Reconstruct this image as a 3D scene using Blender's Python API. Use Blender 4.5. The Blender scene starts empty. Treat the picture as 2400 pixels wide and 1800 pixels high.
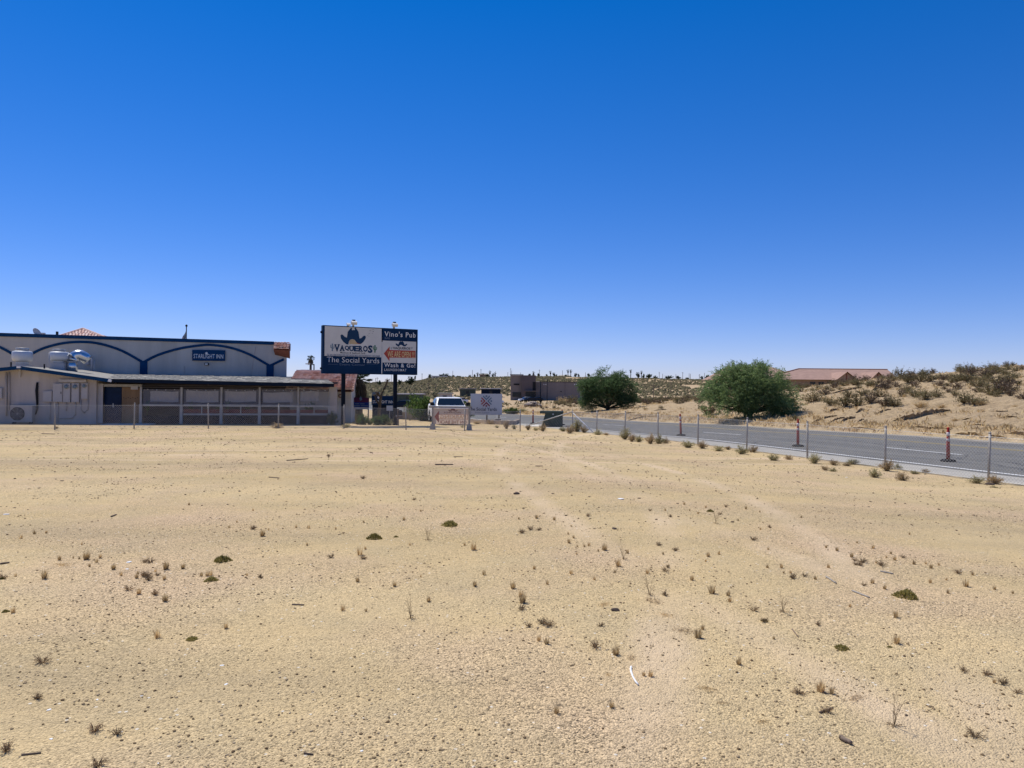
import bpy, bmesh, math, random
from mathutils import Vector, Matrix, noise
random.seed(7)
R = math.radians
C = bpy.context.scene.collection
scene = bpy.context.scene

# ------------------------------------------------------------------ camera
PX, FPX = 2400.0, 1750.0
CAM = Vector((0, 0, 1.6))
cam_d = bpy.data.cameras.new('camera')
cam_d.sensor_width = 36.0
cam_d.lens = FPX / PX * 36.0
cam_d.clip_start = 0.05
cam_d.clip_end = 6000
cam = bpy.data.objects.new('camera', cam_d)
C.objects.link(cam)
CM = Matrix.Rotation(R(90.0) + math.atan(13 / FPX), 3, 'X') @ Matrix.Rotation(0.009, 3, 'Z')
cam.matrix_world = Matrix.Translation(CAM) @ CM.to_4x4()
scene.camera = cam

# ------------------------------------------------------------------ sky and sun
SUN_AZ = math.atan2(-0.68, 0.73)          # towards the sun: ahead and to the left
SUN_EL = R(60)
world = bpy.data.worlds.new('World')
scene.world = world
world.use_nodes = True
wn = world.node_tree
bg = wn.nodes['Background']
sky = wn.nodes.new('ShaderNodeTexSky')
sky.sky_type = 'NISHITA'
sky.sun_disc = False
sky.sun_elevation = SUN_EL
sky.sun_rotation = SUN_AZ
sky.altitude = 1500
sky.air_density = 1.0
sky.dust_density = 0.0
sky.ozone_density = 2.5
hs = wn.nodes.new('ShaderNodeHueSaturation')
hs.inputs['Saturation'].default_value = 1.43
hs.inputs['Value'].default_value = 1.0
tint = wn.nodes.new('ShaderNodeMix'); tint.data_type = 'RGBA'; tint.blend_type = 'MULTIPLY'
tint.inputs[0].default_value = 1.0
tint.inputs[7].default_value = (0.74, 0.72, 1.17, 1)      # the camera's cool white balance
wn.links.new(sky.outputs[0], hs.inputs['Color'])
wn.links.new(hs.outputs[0], tint.inputs[6])
gam = wn.nodes.new('ShaderNodeGamma'); gam.inputs[1].default_value = 0.86
wn.links.new(tint.outputs[2], gam.inputs[0])
wn.links.new(gam.outputs[0], bg.inputs[0])
bg.inputs[1].default_value = 0.117
sun_d = bpy.data.lights.new('sun', 'SUN')
sun_d.energy = 4.0
sun_d.angle = R(0.5)
sun_d.color = (1.0, 0.95, 0.87)
sun = bpy.data.objects.new('sun', sun_d)
C.objects.link(sun)
sdir = Vector((math.sin(SUN_AZ) * math.cos(SUN_EL), math.cos(SUN_AZ) * math.cos(SUN_EL), math.sin(SUN_EL)))
sun.rotation_euler = sdir.to_track_quat('Z', 'Y').to_euler()
scene.view_settings.view_transform = 'Standard'
scene.view_settings.look = 'None'
scene.view_settings.gamma = 1.0
scene.view_settings.exposure = 0.25
scene.view_settings.use_curve_mapping = False

# ------------------------------------------------------------------ helpers
def ray(x, y):
    return CM @ Vector(((x - 1200) / FPX, -(y - 900) / FPX, -1.0))

def at(x, y, Z):
    d = ray(x, y)
    return CAM + d * (Z / d.y)

class MB:
    """collects shapes, build() links them as ONE mesh object"""
    def __init__(s):
        s.v = []; s.f = []; s.m = []
    def add(s, vs, fs, mi=0):
        o = len(s.v)
        s.v += [tuple(v) for v in vs]
        s.f += [tuple(i + o for i in f) for f in fs]
        s.m += [mi] * len(fs)
        return s
    def box(s, c, d, rz=0.0, mi=0, taper=1.0, ry=0.0, rx=0.0):
        M = Matrix.Rotation(rz, 3, 'Z') @ Matrix.Rotation(ry, 3, 'Y') @ Matrix.Rotation(rx, 3, 'X')
        vs = []
        for z in (-1, 1):
            k = taper if z > 0 else 1.0
            for x, y in ((-1, -1), (1, -1), (1, 1), (-1, 1)):
                vs.append(Vector(c) + M @ Vector((x * d[0] / 2 * k, y * d[1] / 2 * k, z * d[2] / 2)))
        return s.add(vs, [(3, 2, 1, 0), (4, 5, 6, 7), (0, 1, 5, 4), (1, 2, 6, 5), (2, 3, 7, 6), (3, 0, 4, 7)], mi)
    def b2(s, lo, hi, mi=0):
        return s.box([(a + b) / 2 for a, b in zip(lo, hi)], [abs(b - a) for a, b in zip(lo, hi)], mi=mi)
    def prism(s, poly, y0, y1, mi=0):
        """poly = [(x, z)] extruded along y"""
        n = len(poly)
        vs = [(x, y0, z) for x, z in poly] + [(x, y1, z) for x, z in poly]
        fs = [tuple(range(n)), tuple(range(2 * n - 1, n - 1, -1))]
        fs += [(i, i + n, (i + 1) % n + n, (i + 1) % n) for i in range(n)]
        return s.add(vs, fs, mi)
    def prismz(s, poly, z0, z1, mi=0):
        n = len(poly)
        vs = [(x, y, z0) for x, y in poly] + [(x, y, z1) for x, y in poly]
        fs = [tuple(range(n - 1, -1, -1)), tuple(range(n, 2 * n))]
        fs += [(i, (i + 1) % n, (i + 1) % n + n, i + n) for i in range(n)]
        return s.add(vs, fs, mi)
    def tube(s, pts, rad, n=6, mi=0, cap=True):
        pts = [Vector(p) for p in pts]
        if not isinstance(rad, (list, tuple)): rad = [rad] * len(pts)
        rings = []
        for i, p in enumerate(pts):
            d = (pts[min(i + 1, len(pts) - 1)] - pts[max(i - 1, 0)]).normalized()
            a = d.orthogonal().normalized() if abs(d.z) < 0.9 else Vector((1, 0, 0)).cross(d).normalized()
            if abs(d.z) < 0.9: a = Vector((0, 0, 1)).cross(d).normalized()
            b = d.cross(a)
            rings.append([p + (a * math.cos(2 * math.pi * k / n) + b * math.sin(2 * math.pi * k / n)) * rad[i] for k in range(n)])
        vs = [v for r in rings for v in r]
        fs = []
        for i in range(len(pts) - 1):
            for k in range(n):
                fs.append((i * n + k, i * n + (k + 1) % n, (i + 1) * n + (k + 1) % n, (i + 1) * n + k))
        if cap:
            fs.append(tuple(range(n - 1, -1, -1)))
            fs.append(tuple((len(pts) - 1) * n + k for k in range(n)))
        return s.add(vs, fs, mi)
    def lathe(s, prof, n=16, c=(0, 0, 0), mi=0, axis='Z'):
        vs = []
        for r, z in prof:
            for k in range(n):
                a = 2 * math.pi * k / n
                p = (r * math.cos(a), r * math.sin(a), z)
                if axis == 'X': p = (p[2], p[0], p[1])
                if axis == 'Y': p = (p[0], p[2], p[1])
                vs.append((p[0] + c[0], p[1] + c[1], p[2] + c[2]))
        fs = []
        for i in range(len(prof) - 1):
            for k in range(n):
                fs.append((i * n + k, i * n + (k + 1) % n, (i + 1) * n + (k + 1) % n, (i + 1) * n + k))
        fs.append(tuple(range(n - 1, -1, -1)))
        fs.append(tuple((len(prof) - 1) * n + k for k in range(n)))
        return s.add(vs, fs, mi)
    def loft(s, secs, mi=0):
        """secs = list of equal-length closed rings of 3-D points"""
        n = len(secs[0])
        vs = [p for r in secs for p in r]
        fs = []
        for i in range(len(secs) - 1):
            for k in range(n):
                fs.append((i * n + k, i * n + (k + 1) % n, (i + 1) * n + (k + 1) % n, (i + 1) * n + k))
        fs.append(tuple(range(n - 1, -1, -1)))
        fs.append(tuple((len(secs) - 1) * n + k for k in range(n)))
        return s.add(vs, fs, mi)
    def mesh(s, name, mats, smooth=False, recalc=True):
        me = bpy.data.meshes.new(name)
        me.from_pydata(s.v, [], s.f)
        for m in (mats if isinstance(mats, (list, tuple)) else [mats]): me.materials.append(m)
        if any(s.m): me.polygons.foreach_set('material_index', s.m)
        if recalc and len(s.f) < 20000:
            bm = bmesh.new(); bm.from_mesh(me)
            bmesh.ops.recalc_face_normals(bm, faces=bm.faces)
            bm.to_mesh(me); bm.free()
        if smooth: me.polygons.foreach_set('use_smooth', [True] * len(me.polygons))
        me.update()
        return me
    def build(s, name, mats, parent=None, smooth=False, recalc=True, loc=None, rz=0):
        o = bpy.data.objects.new(name, s.mesh(name, mats, smooth, recalc))
        C.objects.link(o)
        if parent: o.parent = parent
        if loc is not None: o.location = loc
        if rz: o.rotation_euler = (0, 0, rz)
        return o

def tag(o, label=None, cat=None, group=None, kind=None):
    if label: o['label'] = label
    if cat: o['category'] = cat
    if group: o['group'] = group
    if kind: o['kind'] = kind
    return o

def thing(name, label, cat, loc=(0, 0, 0), rz=0, group=None):
    o = bpy.data.objects.new(name, None)
    C.objects.link(o)
    o.location = loc; o.rotation_euler = (0, 0, rz); o.empty_display_size = 0.3
    return tag(o, label, cat, group)

def inst(name, me, loc, rz=0, sc=1.0, label=None, cat=None, group=None, parent=None):
    o = bpy.data.objects.new(name, me)
    C.objects.link(o)
    o.location = loc; o.rotation_euler = (0, 0, rz)
    o.scale = sc if isinstance(sc, (tuple, list)) else (sc, sc, sc)
    if parent: o.parent = parent
    return tag(o, label, cat, group)

def dup(root, loc, rz, label=None):
    r = root.copy(); C.objects.link(r); r.location = loc; r.rotation_euler = (0, 0, rz)
    if label: r['label'] = label
    for ch in list(root.children):
        c = ch.copy(); C.objects.link(c); c.parent = r
        for g in list(ch.children):
            d = g.copy(); C.objects.link(d); d.parent = c
    return r

def local(E, x, y, b):
    """pixel ray met with the plane local-y = b of a thing's frame: local (a, z)"""
    Mi = (Matrix.Translation(E.location) @ Matrix.Rotation(E.rotation_euler[2], 4, 'Z')).inverted()
    o = Mi @ CAM; d = Mi.to_3x3() @ ray(x, y)
    p = o + d * ((b - o.y) / d.y)
    return (p.x, p.z)

# ------------------------------------------------------------------ materials
def nodes(name):
    m = bpy.data.materials.new(name); m.use_nodes = True
    nt = m.node_tree
    return m, nt, nt.nodes['Principled BSDF']

def N(nt, t, **kw):
    n = nt.nodes.new(t)
    for k, v in kw.items():
        if k in n.inputs: n.inputs[k].default_value = v
        else: setattr(n, k, v)
    return n

def mixc(nt, fac, a, b, mode='MIX'):
    n = nt.nodes.new('ShaderNodeMix'); n.data_type = 'RGBA'; n.blend_type = mode
    for sock, val in ((n.inputs[0], fac), (n.inputs[6], a), (n.inputs[7], b)):
        if isinstance(val, bpy.types.NodeSocket): nt.links.new(val, sock)
        elif isinstance(val, (int, float)): sock.default_value = val
        else: sock.default_value = (*val[:3], 1)
    return n.outputs[2]

def ramp(nt, fac, stops):
    n = nt.nodes.new('ShaderNodeValToRGB')
    e = n.color_ramp.elements
    while len(e) < len(stops): e.new(0.5)
    for k, (p, c) in zip(e, stops):
        k.position = p
        k.color = (*c, 1) if isinstance(c, tuple) else (c, c, c, 1)
    nt.links.new(fac, n.inputs[0])
    return n.outputs[0]

def pm(name, col, rough=0.8, var=0.14, vs=2.0, bump=0.0, bs=40.0, metal=0.0, spec=0.1, streak=False):
    m, nt, b = nodes(name)
    tc = N(nt, 'ShaderNodeTexCoord')
    n1 = N(nt, 'ShaderNodeTexNoise', Scale=vs, Detail=6.0, Roughness=0.65)
    if streak:
        mp = N(nt, 'ShaderNodeMapping'); mp.inputs['Scale'].default_value = (1, 1, 0.12)
        nt.links.new(tc.outputs['Object'], mp.inputs[0]); nt.links.new(mp.outputs[0], n1.inputs['Vector'])
    else:
        nt.links.new(tc.outputs['Object'], n1.inputs['Vector'])
    lo = tuple(c * (1 - var) for c in col); hi = tuple(min(1, c * (1 + var)) for c in col)
    nt.links.new(ramp(nt, n1.outputs['Fac'], [(0.3, lo), (0.7, hi)]), b.inputs['Base Color'])
    b.inputs['Roughness'].default_value = rough
    b.inputs['Metallic'].default_value = metal
    b.inputs['Specular IOR Level'].default_value = spec
    if bump:
        n2 = N(nt, 'ShaderNodeTexNoise', Scale=bs, Detail=4.0)
        nt.links.new(tc.outputs['Object'], n2.inputs['Vector'])
        bp = N(nt, 'ShaderNodeBump', Strength=bump, Distance=0.02)
        nt.links.new(n2.outputs['Fac'], bp.inputs['Height']); nt.links.new(bp.outputs[0], b.inputs['Normal'])
    return m

def leafmat(name, cols, trans=0.25, rough=0.7):
    m, nt, b = nodes(name)
    g = N(nt, 'ShaderNodeNewGeometry')
    k = len(cols)
    c = ramp(nt, g.outputs['Random Per Island'], [(i / max(1, k - 1), cc) for i, cc in enumerate(cols)])
    oi = N(nt, 'ShaderNodeObjectInfo')
    c2 = mixc(nt, 1.0, c, ramp(nt, oi.outputs['Random'], [(0, 0.75), (1, 1.2)]), 'MULTIPLY')
    nt.links.new(c2, b.inputs['Base Color'])
    b.inputs['Roughness'].default_value = rough
    b.inputs['Specular IOR Level'].default_value = 0.06
    if trans:
        tr = N(nt, 'ShaderNodeBsdfTranslucent')
        nt.links.new(c2, tr.inputs[0])
        mx = N(nt, 'ShaderNodeMixShader'); mx.inputs[0].default_value = trans
        out = nt.nodes['Material Output']
        nt.links.new(b.outputs[0], mx.inputs[1]); nt.links.new(tr.outputs[0], mx.inputs[2])
        nt.links.new(mx.outputs[0], out.inputs[0])
    return m

def sheer(name, col, alpha):
    m, nt, b = nodes(name)
    b.inputs['Base Color'].default_value = (*col, 1)
    b.inputs['Roughness'].default_value = 0.5
    b.inputs['Alpha'].default_value = alpha
    return m

RA = math.atan2(0.3244, 0.9459)           # road heading, turned to the left of straight ahead
CR, SR = math.cos(RA), math.sin(RA)

def ground_material():
    m, nt, b = nodes('desert sand and gravel')
    g = N(nt, 'ShaderNodeNewGeometry')
    P = g.outputs['Position']
    def nz(scale, detail=4.0, rough=0.6, vec=None):
        n = N(nt, 'ShaderNodeTexNoise', Scale=scale, Detail=detail, Roughness=rough)
        nt.links.new(vec or P, n.inputs['Vector'])
        return n.outputs['Fac']
    mp = N(nt, 'ShaderNodeMapping'); mp.inputs['Scale'].default_value = (0.30, 1.5, 1.0); mp.inputs['Rotation'].default_value = (0, 0, R(-14))
    nt.links.new(P, mp.inputs[0])
    big = nz(0.16, 5, 0.6, mp.outputs[0])
    mid = nz(1.1, 6, 0.65)
    fine = nz(30, 4, 0.7)
    def vor(scale):
        v = N(nt, 'ShaderNodeTexVoronoi', Scale=scale); nt.links.new(P, v.inputs['Vector'])
        sp = N(nt, 'ShaderNodeSeparateColor'); nt.links.new(v.outputs['Color'], sp.inputs[0])
        return v.outputs['Distance'], sp.outputs[0], sp.outputs[1]
    d1, r1, q1 = vor(105.0)
    d2, r2, q2 = vor(34.0)
    def mth(op, a_, b_):
        n = N(nt, 'ShaderNodeMath', operation=op)
        for i_, v_ in enumerate((a_, b_)):
            if isinstance(v_, (int, float)): n.inputs[i_].default_value = v_
            else: nt.links.new(v_, n.inputs[i_])
        return n.outputs[0]
    c = mixc(nt, ramp(nt, big, [(0.35, 0.0), (0.65, 1.0)]), (0.555, 0.41, 0.205), (0.675, 0.51, 0.275))
    c = mixc(nt, ramp(nt, mid, [(0.42, 0.0), (0.75, 0.5)]), c, (0.45, 0.365, 0.22))
    c = mixc(nt, ramp(nt, nz(0.4, 3, 0.5), [(0.46, 0.0), (0.68, 0.6)]), c, (0.62, 0.44, 0.285))
    patch = ramp(nt, nz(0.42, 4, 0.6), [(0.38, 0.35), (0.62, 1.0)])
    # old wheel tracks: packed, finer and paler than the loose gravel
    def track(cx, cy, rad):
        sub_ = N(nt, 'ShaderNodeVectorMath', operation='SUBTRACT'); nt.links.new(P, sub_.inputs[0]); sub_.inputs[1].default_value = (cx, cy, 0)
        fl_ = N(nt, 'ShaderNodeVectorMath', operation='MULTIPLY'); nt.links.new(sub_.outputs[0], fl_.inputs[0]); fl_.inputs[1].default_value = (1, 1, 0)
        ln = N(nt, 'ShaderNodeVectorMath', operation='LENGTH'); nt.links.new(fl_.outputs[0], ln.inputs[0])
        d_ = mth('ABSOLUTE', mth('SUBTRACT', ln.outputs['Value'], rad), 0)
        e_ = mth('ABSOLUTE', mth('SUBTRACT', d_, 0.82), 0)
        return ramp(nt, mth('ADD', e_, mth('MULTIPLY', mth('SUBTRACT', nz(1.6, 4, 0.6), 0.5), 0.35)), [(0.06, 1.0), (0.26, 0.0)])
    tk = track(60, 20, 59.5)
    for a_ in ((-34, 14, 37.0), (30, 2, 21.5), (-10, 58, 40.0), (6, -30, 52.0)): tk = mth('MAXIMUM', tk, track(*a_))
    tk = mth('MULTIPLY', tk, ramp(nt, nz(0.3, 3, 0.5), [(0.40, 0.0), (0.58, 0.8)]))
    c = mixc(nt, tk, c, (0.66, 0.50, 0.315))
    patch = mth('MULTIPLY', patch, mth('SUBTRACT', 1.0, mth('MULTIPLY', tk, 0.8)))
    c = mixc(nt, ramp(nt, nz(0.23, 6, 0.62, mp.outputs[0]), [(0.49, 0.0), (0.66, 0.8)]), c, (0.44, 0.34, 0.195))
    # every grain has its own shade
    gr = ramp(nt, r1, [(0.0, 0.45), (0.35, 0.92), (0.8, 1.12), (1.0, 1.45)])
    c = mixc(nt, patch, c, mixc(nt, 1.0, c, gr, 'MULTIPLY'))
    # shadow in the gaps between the grains, painted in as dark specks
    gap = ramp(nt, nz(64, 3, 0.7), [(0.36, 0.22), (0.46, 1.0)])
    c = mixc(nt, patch, c, mixc(nt, 1.0, c, gap, 'MULTIPLY'))
    # dark stones, some bigger
    k1 = mth('MULTIPLY', ramp(nt, q1, [(0.86, 0.0), (0.89, 1.0)]), ramp(nt, d1, [(0.30, 1.0), (0.45, 0.0)]))
    c = mixc(nt, mth('MULTIPLY', k1, patch), c, (0.12, 0.085, 0.05))
    k2 = mth('MULTIPLY', ramp(nt, q2, [(0.91, 0.0), (0.93, 1.0)]), ramp(nt, d2, [(0.28, 1.0), (0.42, 0.0)]))
    c = mixc(nt, mth('MULTIPLY', k2, patch), c, (0.15, 0.11, 0.07))
    wh = mth('MULTIPLY', ramp(nt, r2, [(0.965, 0.0), (0.975, 0.8)]), ramp(nt, d2, [(0.22, 1.0), (0.34, 0.0)]))
    c = mixc(nt, wh, c, (0.80, 0.74, 0.62))
    # untouched desert soil beyond the road: crusted, browner, lumpier
    dot = N(nt, 'ShaderNodeVectorMath', operation='DOT_PRODUCT'); nt.links.new(P, dot.inputs[0]); dot.inputs[1].default_value = (CR, SR, 0)
    wild = ramp(nt, mth('DIVIDE', dot.outputs['Value'], 100.0), [(0.312, 0.0), (0.322, 1.0)])
    lump = nz(2.6, 6, 0.7)
    wc = ramp(nt, lump, [(0.34, (0.30, 0.215, 0.135)), (0.47, (0.46, 0.335, 0.195)), (0.66, (0.58, 0.435, 0.26))])
    wc = mixc(nt, ramp(nt, nz(9, 4, 0.7), [(0.56, 0.0), (0.66, 0.6)]), wc, (0.24, 0.18, 0.11))
    c = mixc(nt, mth('MULTIPLY', wild, 0.85), c, wc)
    nt.links.new(c, b.inputs['Base Color'])
    b.inputs['Roughness'].default_value = 0.95
    b.inputs['Specular IOR Level'].default_value = 0.1
    bp = N(nt, 'ShaderNodeBump', Strength=0.7, Distance=0.010); bp.invert = True
    nt.links.new(mth('ADD', d1, mth('MULTIPLY', d2, 0.6)), bp.inputs['Height'])
    bp2 = N(nt, 'ShaderNodeBump', Strength=0.6, Distance=0.10)
    nt.links.new(mth('ADD', mid, mth('MULTIPLY', fine, 0.12)), bp2.inputs['Height']); nt.links.new(bp.outputs[0], bp2.inputs['Normal'])
    bp3 = N(nt, 'ShaderNodeBump', Distance=0.35); nt.links.new(mth('MULTIPLY', wild, 0.8), bp3.inputs['Strength'])
    nt.links.new(lump, bp3.inputs['Height']); nt.links.new(bp2.outputs[0], bp3.inputs['Normal'])
    nt.links.new(bp3.outputs[0], b.inputs['Normal'])
    return m

def asphalt_material():
    m, nt, b = nodes('faded asphalt')
    g = N(nt, 'ShaderNodeNewGeometry')
    mp = N(nt, 'ShaderNodeMapping'); mp.inputs['Rotation'].default_value = (0, 0, -RA)
    nt.links.new(g.outputs['Position'], mp.inputs[0])
    mp2 = N(nt, 'ShaderNodeMapping'); mp2.inputs['Scale'].default_value = (1.0, 0.03, 1)
    nt.links.new(mp.outputs[0], mp2.inputs[0])
    st = N(nt, 'ShaderNodeTexNoise', Scale=0.9, Detail=6.0, Roughness=0.6); nt.links.new(mp2.outputs[0], st.inputs['Vector'])
    bl = N(nt, 'ShaderNodeTexNoise', Scale=0.35, Detail=5.0); nt.links.new(g.outputs['Position'], bl.inputs['Vector'])
    fi = N(nt, 'ShaderNodeTexNoise', Scale=40.0, Detail=3.0); nt.links.new(g.outputs['Position'], fi.inputs['Vector'])
    c = ramp(nt, st.outputs['Fac'], [(0.3, (0.105, 0.102, 0.09)), (0.7, (0.178, 0.171, 0.149))])
    c = mixc(nt, ramp(nt, bl.outputs['Fac'], [(0.4, 0.0), (0.8, 0.5)]), c, (0.20, 0.185, 0.155))
    c = mixc(nt, 1.0, c, ramp(nt, fi.outputs['Fac'], [(0.3, 0.8), (0.7, 1.2)]), 'MULTIPLY')
    vo = N(nt, 'ShaderNodeTexVoronoi', Scale=0.22, feature='DISTANCE_TO_EDGE'); 
    wob = N(nt, 'ShaderNodeTexNoise', Scale=0.8, Detail=5.0); nt.links.new(g.outputs['Position'], wob.inputs['Vector'])
    off = N(nt, 'ShaderNodeVectorMath', operation='MULTIPLY_ADD'); nt.links.new(wob.outputs['Color'], off.inputs[0]); off.inputs[1].default_value = (1.4, 1.4, 0); nt.links.new(g.outputs['Position'], off.inputs[2])
    nt.links.new(off.outputs[0], vo.inputs['Vector'])
    c = mixc(nt, ramp(nt, vo.outputs['Distance'], [(0.0, 0.75), (0.012, 0.0)]), c, (0.045, 0.045, 0.045))
    dot = N(nt, 'ShaderNodeVectorMath', operation='DOT_PRODUCT'); nt.links.new(g.outputs['Position'], dot.inputs[0]); dot.inputs[1].default_value = (CR, SR, 0)
    nn = N(nt, 'ShaderNodeMath', operation='MULTIPLY_ADD'); nt.links.new(wob.outputs['Fac'], nn.inputs[0]); nn.inputs[1].default_value = 2.2; nt.links.new(dot.outputs['Value'], nn.inputs[2])
    dv = N(nt, 'ShaderNodeMath', operation='DIVIDE'); nt.links.new(nn.outputs[0], dv.inputs[0]); dv.inputs[1].default_value = 50.0
    c = mixc(nt, ramp(nt, dv.outputs[0], [(0.618, 0.0), (0.652, 0.9)]), c, (0.46, 0.36, 0.22))
    nt.links.new(c, b.inputs['Base Color'])
    b.inputs['Roughness'].default_value = 0.85
    b.inputs['Specular IOR Level'].default_value = 0.25
    bp = N(nt, 'ShaderNodeBump', Strength=0.3, Distance=0.01)
    nt.links.new(fi.outputs['Fac'], bp.inputs['Height']); nt.links.new(bp.outputs[0], b.inputs['Normal'])
    return m


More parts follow.
